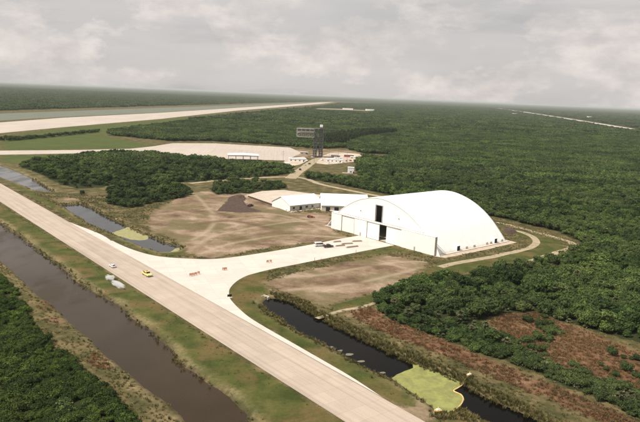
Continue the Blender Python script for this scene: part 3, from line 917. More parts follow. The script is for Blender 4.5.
# light masts in the yard
def mast(px, py, h, label):
    r = empty('light_mast', gp(px, py), 0.0, label, 'light mast', 'thin light masts in the service yard')
    MB().cone((0, 0, 0), (0, 0, h), .20, .10, 8).build('pole', M['pale_steel'], r)
    MB().box(-1.1, 1.1, -.12, .12, h, h + .2).build('crossarm', M['steel'], r)
    for x in (-.9, .9):
        MB().box(x - .25, x + .25, -.35, .2, h - .45, h - .02, .04).build('lamp_head', M['lamp'], r)
for i, (px, py, h, l) in enumerate(((314, 163, 16, 'thin light mast at the foot of the steel gantry'), (329, 164.5, 17, 'thin light mast at the left end of the pale workshop'),
                                    (338, 164.5, 15, 'thin light mast before the middle of the pale workshop'), (347, 163, 16, 'thin light mast at the right end of the pale workshop'),
                                    (283, 163.5, 14, 'thin light mast at the corner of the far apron'))):
    mast(px, py, h, l)

# ------------------------------------------------------------------ vehicles
def wheel(parent, x, y, r=.36, w=.24):
    t = MB().cone((x, y - w / 2, r), (x, y + w / 2, r), r, r, 18).build('wheel', M['tyre'], parent, smooth=False)
    MB().cone((x, y - w / 2 - .012, r), (x, y + w / 2 + .012, r), r * .58, r * .58, 12).build('rim', M['rim'], t)
def vehicle(name, loc, ang, body, label, cat, style, roof=None, scale=1.0, group=None):
    """x runs forward; the side outline is swept across the width, bevelled"""
    r = empty(name, loc, ang, label, cat, group)
    r.scale = (scale,) * 3
    if style == 'pickup':
        low = [(-2.75, .42), (2.70, .42), (2.78, .70), (2.70, 1.00), (1.35, 1.10), (-2.75, 1.10)]
        cab = [(1.30, 1.08), (.70, 1.80), (-.75, 1.84), (-.98, 1.08)]
        MB().prism(low, -.98, .98, bevel=.06).build('body', M[body], r)
        MB().prism(cab, -.86, .86, bevel=.07).build('cab', M[roof or body], r)
        for s in (-1, 1):
            MB().prism([(1.05, 1.14), (.62, 1.70), (-.68, 1.72), (-.82, 1.14)], s * .85, s * .885).build('side_window', M['glass'], r)
        MB().box(-2.66, -1.06, -.80, .80, 1.02, 1.12).build('load_bed', M['dark'], r)
        MB().box(-2.72, -1.05, -.96, -.84, 1.08, 1.32).box(-2.72, -1.05, .84, .96, 1.08, 1.32).box(-2.76, -2.68, -.84, .84, 1.08, 1.32).build('bed_rail', M[body], r)
        ws = Matrix.Translation((1.035, 0, 1.44)) @ Matrix.Rotation(math.radians(-50), 4, 'Y')
        MB().box(-.36, .36, -.74, .74, .0, .035, mat=Matrix.Translation((1.02, 0, 1.455)) @ Matrix.Rotation(math.radians(50), 4, 'Y')).build('windscreen', M['glass'], r)
        wb, ax = (1.75, -1.75), .86
    elif style == 'van':
        low = [(-2.6, .38), (2.45, .38), (2.55, .75), (2.40, 1.15), (1.75, 1.30), (1.15, 2.05), (-2.45, 2.12), (-2.6, 1.2)]
        MB().prism(low, -.96, .96, bevel=.08).build('body', M[body], r)
        for s in (-1, 1):
            MB().prism([(1.55, 1.28), (1.05, 1.90), (-2.2, 1.93), (-2.3, 1.28)], s * .955, s * .985).build('side_window', M['glass'], r)
        MB().box(-.40, .40, -.80, .80, 0, .03, mat=Matrix.Translation((1.49, 0, 1.70)) @ Matrix.Rotation(math.radians(51), 4, 'Y')).build('windscreen', M['glass'], r)
        MB().box(-2.64, -2.585, -.75, .75, 1.35, 1.90).build('rear_window', M['glass'], r)
        wb, ax = (1.60, -1.60), .86
    else:
        low = [(-2.2, .34), (2.15, .34), (2.25, .60), (2.15, .82), (1.1, .96), (-1.5, 1.0), (-2.2, .92)]
        cab = [(1.05, .94), (.35, 1.42), (-1.25, 1.44), (-1.95, .98)]
        MB().prism(low, -.87, .87, bevel=.07).build('body', M[body], r)
        MB().prism(cab, -.74, .74, bevel=.08).build('cab', M[roof or body], r)
        for s in (-1, 1):
            MB().prism([(.85, .99), (.30, 1.34), (-1.2, 1.36), (-1.65, 1.0)], s * .735, s * .765).build('side_window', M['glass'], r)
        MB().box(-.40, .40, -.64, .64, 0, .03, mat=Matrix.Translation((.70, 0, 1.19)) @ Matrix.Rotation(math.radians(34.5), 4, 'Y')).build('windscreen', M['glass'], r)
        MB().box(-.36, .36, -.62, .62, 0, .03, mat=Matrix.Translation((-1.62, 0, 1.235)) @ Matrix.Rotation(math.radians(-33), 4, 'Y')).build('rear_window', M['glass'], r)
        wb, ax = (1.35, -1.35), .76
    for x in wb:
        for s in (-1, 1):
            wheel(r, x, s * ax, .36 if style != 'car' else .31)
    xf = {'pickup': 2.76, 'van': 2.50, 'car': 2.21}[style]; xb = {'pickup': -2.77, 'van': -2.61, 'car': -2.21}[style]
    zf = {'pickup': .80, 'van': .85, 'car': .66}[style]
    for s in (-.68, .68):
        MB().box(xf - .04, xf + .03, s - .16, s + .16, zf - .08, zf + .08).build('headlight', M['lamp'], r)
        MB().box(xb - .02, xb + .04, s - .12, s + .12, zf, zf + .2).build('tail_light', M['tail'], r)
    MB().box(xf - .02, xf + .10, -.85, .85, .42, .58, .02).build('bumper', M['trim'], r)
    return r
van = vehicle('utility_truck', gp(147, 275.5, 0.012), tow_ang, 'yellow', 'yellow pickup truck with dark windows driving down the tow way', 'truck', 'pickup', scale=1.12)
b = MB().box(-.25, .10, -.5, .5, 2.07, 2.22, .03)
b.build('light_bar', M['orange'], van).location = (0, 0, -.21)
vehicle('parked_car', gp(112.5, 267, 0.012), tow_ang + math.pi, 'car_white', 'small white car with dark windows at the grassy edge of the tow way', 'car', 'car', scale=0.95)
vehicle('parked_van', gp(319.5, 246.2, 0.01), h_ang + 1.25, 'car_white', 'white van parked on the apron near the hangar doors', 'van', 'van', scale=1.1)
vehicle('parked_pickup', gp(328.3, 247.3, 0.01), h_ang + 1.35, 'car_dark', 'dark brown pickup parked beside the white van on the apron', 'pickup', 'pickup')
CARS = [(305, 165.5, 'car_white', 'car', 'small white car on the yard road below the gantry'), (309.5, 164.2, 'car_dark', 'car', 'small dark car on the yard road below the gantry'),
        (300, 170, 'car_dark', 'pickup', 'dark pickup where the dirt road meets the yard road'), (350.5, 161, 'car_red', 'car', 'red car parked to the right of the pale workshop'),
        (354.5, 160.6, 'car_white', 'van', 'white van parked to the right of the pale workshop'), (346.5, 161.3, 'car_blue', 'car', 'blue grey car parked to the right of the pale workshop'),
        (322, 160.5, 'car_white', 'pickup', 'white pickup parked to the left of the pale workshop')]
for px, py, c, st, lab in CARS:
    vehicle('parked_' + {'car': 'car', 'pickup': 'pickup', 'van': 'van'}[st], gp(px, py, .03), random.uniform(0.9, 2.2), c, lab, st, st, group='vehicles in the service yard')

def tractor(loc, ang):
    r = empty('tractor', loc, ang, 'small red tractor standing on the grass in front of the white sheds', 'tractor')
    MB().box(-.3, 1.9, -.4, .4, .75, 1.45, .08).build('bonnet', M['car_red'], r)
    MB().box(-1.2, -.3, -.55, .55, .7, 1.15, .05).build('chassis', M['car_red'], r)
    for x in (-1.1, .0):
        for y in (-.6, .6):
            MB().bar((x, y, 1.1), (x, y, 2.5), .05).build('roll_post', M['steel'], r)
    MB().box(-1.4, .3, -.8, .8, 2.51, 2.62, .03).build('canopy', M['car_red'], r)
    MB().box(-1.0, -.5, -.25, .25, 1.16, 1.6, .05).build('seat', M['dark'], r)
    for s in (-1, 1):
        wheel(r, -.9, s * .85, .75, .4); wheel(r, 1.5, s * .7, .42, .26)
    MB().box(2.6, 3.0, -1.0, 1.0, .25, .9, .05).build('front_bucket', M['car_red'], r)
    MB().bar((.6, -.6, 1.2), (2.7, -.6, .5), .07).bar((.6, .6, 1.2), (2.7, .6, .5), .07).build('loader_arm', M['car_red'], r)
tractor(gp(310, 217.8), 0.4)
vehicle('parked_pickup', gp(250.5, 206.3), 1.1, 'car_dark', 'dark pickup parked between the dark spoil heap and the sheds', 'pickup', 'pickup')

# orange and white barricades across the apron
def barricade():
    r = empty('barricade', (0, 0, 0))
    for z in (.40, .92):
        p = MB().box(-.55, .55, -.04, .04, z, z + .46, .01).build('board', M['orange'], r)
        m = MB()
        for x in (-.40, .05):
            m.box(x, x + .10, -.050, -.042, z + .02, z + .44)
        m.build('stripe', M['stripe_white'], p)
    for x in (-.42, .42):
        MB().bar((x, -.42, .012), (x, -.02, 1.35), .045).bar((x, .42, .012), (x, .02, 1.35), .045).build('leg_frame', M['trim'], r)
    MB().cone((0, 0, 1.31), (0, 0, 1.55), .11, .09, 10).build('warning_lamp', M['yellow'], r)
    return r
BAR = [(190.6, 276.2, 'leftmost orange barricade in the row of four on the apron'), (193.2, 275.8, 'second orange barricade from the left in the row of four'),
       (195.8, 275.2, 'third orange barricade from the left in the row of four'), (198.6, 274.2, 'rightmost orange barricade in the row of four, a little apart'),
       (223.4, 270.4, 'left orange barricade of the close pair halfway along the apron'), (225.8, 270.2, 'right orange barricade of the close pair halfway along the apron'),
       (267.6, 262.9, 'left orange barricade of the pair nearest the hangar'), (270.6, 262.5, 'right orange barricade of the pair nearest the hangar')]
b0 = barricade()
for i, (px, py, lab) in enumerate(BAR):
    o = b0 if i == 0 else copy_tree(b0)
    o.location = gp(px, py, .01)
    o.rotation_euler.z = 0.15 + random.uniform(-.25, .25)
    tag(o, lab, 'barricade', 'orange barricades across the apron')
# runway edge lights and small boards
def marker(px, py, label):
    r = empty('marker_board', gp(px, py), 0.5, label, 'marker board')
    MB().box(-.9, .9, -.06, .06, .45, 1.35, .02).build('board', M['dark'], r)
    for x in (-.7, .7):
        MB().bar((x, .0, 0), (x, 0, .45), .05).build('post', M['trim'], r)
    MB().box(-1.1, 1.1, -.3, .3, -.02, .06).build('base', M['stripe_white'], r)
marker(229.5, 297.6, 'small dark board on pale base at the rounded corner of the lawn')
def post(px, py, label, h=1.6):
    r = empty('marker_post', gp(px, py), 0, label, 'post')
    MB().cone((0, 0, 0), (0, 0, h), .10, .09, 10).build('pole', M['car_red'], r)
    MB().cone((0, 0, h), (0, 0, h + .35), .16, .14, 10).build('cap', M['stripe_white'], r)
post(314.6, 262.0, 'short red post with white cap at the left on the grassy apron edge', 2.2)
post(321, 261.4, 'short red post with white cap at the right on the grassy apron edge')
post(356, 253, 'short red post with white cap on apron edge nearest the hangar')

# construction materials on the apron before the doors
for i, (px, py, L, a, lab) in enumerate(((340, 246.0, 6, .5, 'low stack of timber left of the others before the hangar doors'), (347, 244.0, 7, .4, 'low stack of timber in the middle before the hangar doors'),
                                         (352, 247.2, 8, .6, 'long low stack of timber nearest the lawn before the hangar doors'), (357, 241.5, 6, .3, 'low stack of timber closest to the hangar doors'), (337, 242.0, 5, .5, 'short stack of timber at the soil edge of the apron'))):
    r = empty('timber_stack', gp(px, py, .01), a, lab, 'timber stack', 'timber stacks before the hangar doors')
    for k in range(4):
        MB().box(-L / 2 + .2 * k, L / 2 - .1 * k, -.6 + .05 * k, .6 - .1 * k, .1 + .14 * k, .23 + .14 * k).build('plank_layer', M['timber'] if k % 2 else M['cream'], r)
    MB().box(-L / 3, -L / 3 + .15, -.6, .6, 0, .1).box(L / 3, L / 3 + .15, -.6, .6, 0, .1).build('bearer', M['timber'], r)

# ------------------------------------------------------------------ heaps, mats, boom
def heap(name, poly, hmax, m, label, cat, res=.7, seed=0, z0=-.02, peak=None, lump_h=.3):
    poly = np.asarray(poly)
    x = np.arange(poly[:, 0].min() - 1, poly[:, 0].max() + 1, res); y = np.arange(poly[:, 1].min() - 1, poly[:, 1].max() + 1, res)
    X, Y = np.meshgrid(x, y)
    s = sdf(poly, X, Y) + (fnoise(X, Y, 3.0, seed) - .5) * 1.8
    Z = np.where(s < 0, np.minimum(-s * .75, hmax * (.55 + .9 * (fnoise(X, Y, 4.0, seed + 1) - .2))), -.15)
    Z += np.where(s < 0, (fnoise(X, Y, 1.6, seed + 2) - .5) * lump_h, 0)
    if peak is not None:
        for (qx, qy, qh, qr) in peak:
            Z = np.maximum(Z, qh * np.exp(-((X - qx) ** 2 + (Y - qy) ** 2) / qr ** 2) * (s < 2))
    keep = (s < .8)
    k = keep[:-1, :-1] | keep[1:, :-1] | keep[:-1, 1:] | keep[1:, 1:]
    cx, cy_ = X[keep].mean(), Y[keep].mean()
    me, _ = grid_mesh(name, X - cx, Y - cy_, Z, k)
    me.materials.append(m)
    return tag(link_mesh(name, me, loc=(cx, cy_, z0)), label, cat)
pk = gp(239, 198.5)
heap('spoil_heap', gl([(217, 211), (229, 199), (237, 195.5), (243, 197), (244, 203), (250, 207.5), (262, 211.5), (240, 212.6)]), .45, M['dirt_dark'], 'flat dark brown spoil heap with one taller mound on the bare field', 'spoil heap', .9, 1,
     peak=[(pk.x, pk.y + 3, 2.6, 6.0), (pk.x + 6, pk.y + 6, 1.8, 4.0)])
def puff_cloud(px, py, rx, ry, rz, ang, seed, label):
    bm = bmesh.new(); bmesh.ops.create_icosphere(bm, subdivisions=3, radius=1)
    me = bpy.data.meshes.new('dust_puff'); bm.to_mesh(me); bm.free()
    o = link_mesh('dust_puff', me, loc=gp(px, py, rz * .72), rz=ang)
    o.scale = (rx, ry, rz)
    m = bpy.data.materials.new('white_dust'); m.use_nodes = True
    n, l = m.node_tree.nodes, m.node_tree.links
    n.clear()
    out = n.new('ShaderNodeOutputMaterial'); pv = n.new('ShaderNodeVolumePrincipled')
    pv.inputs['Color'].default_value = (0.985, 0.975, 0.96, 1)
    tc_ = n.new('ShaderNodeTexCoord')
    ln = n.new('ShaderNodeVectorMath'); ln.operation = 'LENGTH'; l.new(tc_.outputs['Object'], ln.inputs[0])
    nz = n.new('ShaderNodeTexNoise'); nz.inputs['Scale'].default_value = 2.1; nz.inputs['Detail'].default_value = 4
    mp = n.new('ShaderNodeMapping'); mp.inputs['Location'].default_value = (seed, 0, 0); l.new(tc_.outputs['Object'], mp.inputs[0]); l.new(mp.outputs[0], nz.inputs['Vector'])
    def mt(op, a, b):
        k = n.new('ShaderNodeMath'); k.operation = op
        for q, v in enumerate((a, b)):
            if isinstance(v, float): k.inputs[q].default_value = v
            else: l.new(v, k.inputs[q])
        return k.outputs[0]
    d = mt('SUBTRACT', mt('ADD', mt('SUBTRACT', 1.0, ln.outputs['Value']), mt('MULTIPLY', nz.outputs['Fac'], 1.5)), 0.95)
    edge = mt('MINIMUM', mt('MULTIPLY', mt('SUBTRACT', 1.0, ln.outputs['Value']), 4.0), 1.0)
    l.new(mt('MULTIPLY', mt('MULTIPLY', mt('MAXIMUM', d, 0.0), edge), 4.5), pv.inputs['Density'])
    l.new(pv.outputs[0], out.inputs['Volume'])
    me.materials.append(m)
    tag(o, label, 'dust puff')
puff_cloud(109.8, 277.6, 3.8, 2.3, 1.5, tow_ang, 0.0, 'short thick white dust puff on the grass closest to the white car')
puff_cloud(117.8, 284.4, 7.4, 2.2, 1.3, tow_ang, 5.0, 'longer thin white dust puff trailing away from the white car')
heap('spoil_bank', gl([(503, 227.5), (512, 229.5), (518, 232.5), (511, 235), (505, 233)]), 2.2, M['dirt_dark'], 'dark brown earth bank at the far corner of the hangar', 'earth bank', .7, 5)

def mat_sheet(name, poly, z, m, label, cat, res=.45, seed=0, thick=.04, group=None, kind=None):
    poly = np.asarray(poly)
    x = np.arange(poly[:, 0].min() - 2, poly[:, 0].max() + 2, res); y = np.arange(poly[:, 1].min() - 2, poly[:, 1].max() + 2, res)
    X, Y = np.meshgrid(x, y)
    s = sdf(poly, X, Y) + (fnoise(X, Y, 4.0, seed) - .5) * 1.0
    keep = s < .9
    k = keep[:-1, :-1] & keep[1:, :-1] & keep[:-1, 1:] & keep[1:, 1:]
    Z = np.clip(-s * .12, -.12, thick) + (fnoise(X, Y, 1.5, seed) - .5) * .02
    cx, cy_ = poly[:, 0].mean(), poly[:, 1].mean()
    me, _ = grid_mesh(name, X - cx, Y - cy_, Z, k)
    me.materials.append(m)
    return tag(link_mesh(name, me, loc=(cx, cy_, z)), label, cat, group, kind)
t = NT('algae_scum')
t.color(t.mix(t.ramp(t.noise(.25, 6, .7, dist=.6), [(.42, 0.0), (.66, .75)]), t.ramp(t.noise(.9, 5, .7), [(.3, (.185, .200, .062)), (.7, (.270, .275, .092))]), (.135, .130, .05))).rough(.9)
M['algae'] = t.m
t = NT('pale_scum')
t.color(t.ramp(t.noise(.5, 5, .7), [(.3, (.20, .195, .085)), (.7, (.31, .285, .145))])).rough(.9)
M['scum'] = t.m
M['scum_grey'] = paint('grey_scum', (0.15, 0.145, 0.105), 0.35, 1.2, 0.9)
mat_sheet('algae_mat', gl([(391, 376), (402, 370), (414, 366), (414, 358), (440, 369), (463, 380), (460, 384), (454, 388.5), (461, 392), (464, 397), (459, 404), (448, 412), (430, 404)]), WZ + .02, M['algae'],
          'yellow green algae mat filling the near pond behind the floating boom', 'algae mat')
mat_sheet('algae_mat', gl([(110, 232), (120, 229), (128, 225.5), (136, 229), (150, 234), (147, 238), (140, 239), (130, 238)]), WZ + .02, M['scum'], 'pale yellow algae mat across the middle of the far pond', 'algae mat')
mat_sheet('algae_mat', gl([(168, 252), (176, 247), (184, 246), (190, 248), (182, 250), (172, 253)]), WZ + .02, M['scum'], 'small pale algae mat at the right tip of the far pond', 'algae mat', .6)
for i, (px, py, r_, lab) in enumerate(((331, 345.0, 2.0, 'pale floating scum patch farthest up the near pond'), (340.5, 348.2, 2.3, 'pale floating scum patch second from the top in the near pond'), (349, 352, 2.2, 'pale floating scum patch in the middle of the row in the near pond'),
                                       (360.5, 359, 2.5, 'pale floating scum patch second from the algae in the near pond'), (383, 370.2, 1.3, 'smallest pale floating scum patch closest to the algae in the near pond'))):
    c = gp(px, py)
    pol = [(c.x + r_ * .40 * (1.3 * math.cos(q) * .8 + .5 * math.sin(q)) * random.uniform(.6, 1.25), c.y + r_ * .30 * math.sin(q) * random.uniform(.7, 1.2)) for q in np.linspace(0, 2 * math.pi, 10)[:-1]]
    mat_sheet('scum_patch', pol, WZ + .02, M['scum_grey'], lab, 'scum patch', .25, i, group='pale scum patches on the near pond')
def tube(name, pts, rad, m, label, cat, z):
    c = smooth(gl(pts), 8)
    bm = bmesh.new(); rings = []
    d = np.gradient(c, axis=0)
    for i, (p, q) in enumerate(zip(c, d)):
        n = Vector((-q[1], q[0], 0)).normalized()
        rr = rad * (0.75 if i % 6 == 0 else 1.0)
        rings.append([bm.verts.new(Vector((p[0], p[1], z)) + n * rr * math.cos(k * math.pi / 4) + Vector((0, 0, rr * math.sin(k * math.pi / 4)))) for k in range(8)])
    for A_, B_ in zip(rings, rings[1:]):
        for k in range(8):
            bm.faces.new((A_[k], A_[(k + 1) % 8], B_[(k + 1) % 8], B_[k]))
    bm.faces.new(rings[0]); bm.faces.new(rings[-1])
    bmesh.ops.recalc_face_normals(bm, faces=bm.faces[:])
    me = bpy.data.meshes.new(name); bm.to_mesh(me); bm.free()
    me.materials.append(m)
    me.polygons.foreach_set('use_smooth', [True] * len(me.polygons))
    return tag(link_mesh(name, me), label, cat)
tube('floating_boom', [(440, 410.6), (448, 411.5), (455, 408), (461, 402.5), (463.5, 397), (461, 392.5), (454, 389), (458, 386), (463, 382.5), (466, 377)], .20, M['boom'], 'yellow orange floating boom curving round the end of the algae', 'floating boom', WZ + .15)
def anchor(px, py, lab):
    r = empty('boom_anchor', gp(px, py), .4, lab, 'boom anchor')
    MB().box(-.9, .9, -.6, .6, 0, .5, .08).build('block', M['boom'], r)
    MB().cone((0, 0, .5), (0, 0, 1.3), .12, .1, 8).build('stake', M['yellow'], r)
    MB().box(-.5, .5, -.35, .35, .5, .75, .05).build('folded_boom', M['stripe_white'], r)
anchor(469.5, 376, 'yellow boom anchor on the reedy bank beyond the algae')
anchor(438, 411.5, 'yellow boom anchor on the mown bank by the tow way')
def culvert(px, py, ang, lab, w=3.0):
    r = empty('culvert', gp(px, py, -.3), ang, lab, 'culvert')
    MB().box(-w / 2, w / 2, -.25, .25, -.8, .75, .04).build('headwall', M['block'], r)
    MB().cone((0, -.6, -.25), (0, .3, -.25), .5, .5, 16).build('pipe', M['dark'], r)
    for s in (-1, 1):
        MB().box(s * w / 2 - .12, s * w / 2 + .12, -1.3, -.26, -.8, .55, .03).build('wing_wall', M['block'], r)
culvert(266.5, 297.2, -.6, 'pale concrete culvert headwall at the tip of the near pond')
culvert(66, 203.2, .3, 'pale concrete culvert headwall at the top of the far pond')
def low_wall():
    p, q = gp(248, 197), gp(274, 206)
    L = (q - p).length
    r = empty('silt_fence', p, math.atan2((q - p).y, (q - p).x), 'low dark silt fence along the yard edge by the spoil heap', 'fence')
    MB().box(0, L, -.06, .06, .05, 1.1).build('fence_cloth', M['dirt_dark'], r)
    for k in range(12):
        x = L * k / 11
        MB().bar((x, .1, 0), (x, .1, 1.3), .06).build('stake', M['timber'], r)
low_wall()
#@VEG
# ------------------------------------------------------------------ vegetation
def mesh_of(name, verts, faces, m):
    me = bpy.data.meshes.new(name)
    me.from_pydata([tuple(map(float, v)) for v in verts], [], faces)
    me.materials.append(m)
    me.update()
    return me
ICO = []
def ico():
    if not ICO:
        bm = bmesh.new(); bmesh.ops.create_icosphere(bm, subdivisions=1, radius=1)
        ICO.append((np.array([v.co[:] for v in bm.verts]), [[v.index for v in f.verts] for f in bm.faces])); bm.free()
    return ICO[0]
def leaf_cloud(lobes, n, size, r, core=.70, low=-.5):
    """leaf faces spread over overlapping lobes (x,y,z,rx,rz)"""
    V, Fc = [], []
    L = np.asarray(lobes, float)
    wts = L[:, 3] ** 2; wts /= wts.sum()
    made = tries = 0
    while made < n and tries < n * 6:
        tries += 1
        k = r.choice(len(L), p=wts)
        d = r.normal(size=3); d /= np.linalg.norm(d)
        if d[2] < low: continue
        q = r.uniform(.74, 1.10)
        c = L[k, :3] + d * np.array([L[k, 3], L[k, 3], L[k, 4]]) * q
        inside = (((c - L[:, :3]) / np.stack([L[:, 3], L[:, 3], L[:, 4]], 1)) ** 2).sum(1) < .55
        if inside.any() or c[2] < .05: continue
        nrm = d * .7 + r.normal(size=3) * .45 + np.array([0, 0, .35]); nrm /= np.linalg.norm(nrm)
        u = np.cross(nrm, r.normal(size=3)); u /= np.linalg.norm(u); v = np.cross(nrm, u)
        s = size * r.uniform(.6, 1.35); a = r.uniform(.5, .9)
        b = len(V)
        V += [c + u * s, c + v * s * a - nrm * s * .15, c - u * s, c - v * s * a - nrm * s * .1]
        Fc.append([b, b + 1, b + 2, b + 3]); made += 1
    if core:
        iv, jf = ico()
        for l in L:
            b = len(V)
            V += list(iv * np.array([l[3], l[3], l[4]]) * core + l[:3])
            Fc += [[b + i for i in f] for f in jf]
    return V, Fc
def tree_lobes(r, h, w, k):
    out = [(0, 0, h * .55, w * .36, h * .36)]
    for i in range(k):
        a = r.uniform(0, 6.28); d = w * .5 * r.uniform(.35, .85); z = h * r.uniform(.28, .78)
        s = w * r.uniform(.16, .30)
        out.append((d * math.cos(a), d * math.sin(a), z, s, s * r.uniform(.65, .95)))
    return out
def limbs(lobes, r, rad, m, name):
    bm = MB()
    top = lobes[0][2]
    bm.cone((0, 0, -.3), (r.uniform(-.1, .1), r.uniform(-.1, .1), top), rad, rad * .45, 8)
    for l in lobes[1:6]:
        bm.cone((0, 0, top * r.uniform(.35, .7)), (l[0] * .85, l[1] * .85, l[2]), rad * .5, rad * .15, 6)
    bmesh.ops.recalc_face_normals(bm.bm, faces=bm.bm.faces[:])
    me = bpy.data.meshes.new(name); bm.bm.to_mesh(me); bm.bm.free()
    me.materials.append(m)
    return me
r_ = np.random.default_rng(11)
TREES, SHRUBS, PINET = [], [], []
for i in range(7):
    h, w = r_.uniform(4.6, 6.6), r_.uniform(5.2, 7.4)
    lb = tree_lobes(r_, h, w, 9)
    TREES.append((mesh_of('crown', *leaf_cloud(lb, 620, .36, r_), M['leaf']), limbs(lb, r_, .2, M['bark'], 'trunk'), h))
for i in range(6):
    h, w = r_.uniform(1.9, 3.0), r_.uniform(3.0, 4.8)
    lb = tree_lobes(r_, h, w, 9)
    SHRUBS.append((mesh_of('foliage', *leaf_cloud(lb, 760, .20, r_), M['leaf_shrub']), limbs(lb, r_, .09, M['bark'], 'stem'), h))
SCRUBS = []
for me_, st_, h in SHRUBS:
    c_ = me_.copy(); c_.materials.clear(); c_.materials.append(M['leaf'])
    SCRUBS.append((c_, st_, h))
for i in range(3):
    h, w = r_.uniform(9, 12), r_.uniform(4.5, 6)
    lb = [(0, 0, h * .6, w * .3, h * .32)] + [(r_.uniform(-.3, .3) * w, r_.uniform(-.3, .3) * w, h * z, w * .28, h * .13) for z in (.3, .45, .6, .72, .84, .92)]
    PINET.append((mesh_of('crown', *leaf_cloud(lb, 320, .5, r_), M['leaf_pine']), None, h))
def palmetto(r, h, n, L):
    V, Fc = [], []
    for i in range(n):
        a = r.uniform(0, 6.28); e = r.uniform(.1, 1.3); l = L * r.uniform(.7, 1.15); w = .16 * L
        d = np.array([math.cos(a) * math.cos(e), math.sin(a) * math.cos(e), math.sin(e)]); s = np.array([-math.sin(a), math.cos(a), 0])
        p0 = np.array([0, 0, h]) + d * .1; p1 = p0 + d * l * .6; p2 = p0 + d * l + np.array([0, 0, -l * .22])
        b = len(V)
        V += [p0, p1 + s * w, p1 - s * w, p2]
        Fc += [[b, b + 1, b + 2], [b + 1, b + 3, b + 2]]
    return V, Fc
PALMS = [mesh_of('fronds', *palmetto(r_, .35, 60, 1.35), M['leaf_palm']) for _ in range(3)]
CABB = []
for i in range(2):
    V, Fc = palmetto(r_, 3.4 + i, 90, 1.7)
    V2, F2 = palmetto(r_, 3.1 + i, 40, 1.5)
    V2 = [np.array([v[0], v[1], 6.2 + 2 * i - v[2]]) for v in V2]
    CABB.append(mesh_of('fronds', V + V2, Fc + [[len(V) + q for q in f] for f in F2], M['leaf_palm']))
def blades(r, n, h, spread, w):
    V, Fc = [], []
    for i in range(n):
        a, b_ = r.uniform(0, 6.28), r.uniform(0, 6.28)
        base = np.array([math.cos(a), math.sin(a), 0]) * spread * r.uniform(0, 1)
        lean = np.array([math.cos(b_), math.sin(b_), 0]) * h * r.uniform(.1, .55)
        s = np.array([-math.sin(b_ + .7), math.cos(b_ + .7), 0]) * w
        hh = h * r.uniform(.6, 1.1); k = len(V)
        m_ = base + lean * .4 + np.array([0, 0, hh * .65]); t_ = base + lean + np.array([0, 0, hh])
        V += [base + s * .7, base - s * .7, m_ - s, m_ + s, t_]
        Fc += [[k, k + 1, k + 2, k + 3], [k + 3, k + 2, k + 4]]
    return V, Fc
REEDS = [mesh_of('reeds', *blades(r_, 30, 1.25, .70, .06), M['reed']) for _ in range(3)]
TUFTS = [mesh_of('tufts', *blades(r_, 14, .42, .55, .07), M['grass']) for _ in range(3)]
DEADS = [mesh_of('brush', *blades(r_, 34, .60, .80, .05), M['dead']) for _ in range(3)]
def merged_wood(r, n, rad, leaves, size, m, hh=(2.8, 7.6)):
    V, Fc = [], []
    for i in range(n):
        a = r.uniform(0, 6.28); d = rad * math.sqrt(r.uniform(0, 1))
        h = r.uniform(*hh); w = h * r.uniform(.85, 1.45)
        v, f = leaf_cloud(tree_lobes(r, h, w, 5), leaves, size, r, core=.74, low=-.2)
        o = np.array([d * math.cos(a), d * math.sin(a), 0]); b = len(V)
        V += [p + o for p in v]; Fc += [[b + q for q in ff] for ff in f]
    return mesh_of('clump', V, Fc, m)
CLUMPS = [merged_wood(r_, 10, 7.5, 90, .52, M['leaf'], (2.6, 6.2)) for _ in range(5)]
GROVES = [merged_wood(r_, 26, 18, 34, 1.25, M['leaf']) for _ in range(4)]

def inside(poly, X, Y):
    ins = np.zeros(X.shape, bool); n = len(poly)
    for i in range(n):
        ax, ay = poly[i]; bx, by = poly[(i + 1) % n]
        if abs(by - ay) > 1e-9:
            ins ^= ((ay > Y) != (by > Y)) & (X < (bx - ax) * (Y - ay) / (by - ay) + ax)
    return ins
def spots(x0, x1, y0, y1, step, jit=.48):
    X, Y = np.meshgrid(np.arange(x0, x1, step), np.arange(y0, y1, step))
    X = X + rng.uniform(-jit, jit, X.shape) * step; Y = Y + rng.uniform(-jit, jit, Y.shape) * step
    return X.ravel(), Y.ravel()
def in_view(X, Y, margin=75, z=2.0):
    px, py, w = project(np.stack([X, Y, np.full(X.shape, z)], 1))
    return (px > -margin) & (px < 640 + margin) & (py < 422 + margin) & (w > 5)
def lookup(A, X, Y, default=60.0):
    i = np.clip(np.searchsorted(xs, X), 0, nx - 1); j = np.clip(np.searchsorted(ys, Y), 0, ny - 1)
    return A[j, i]
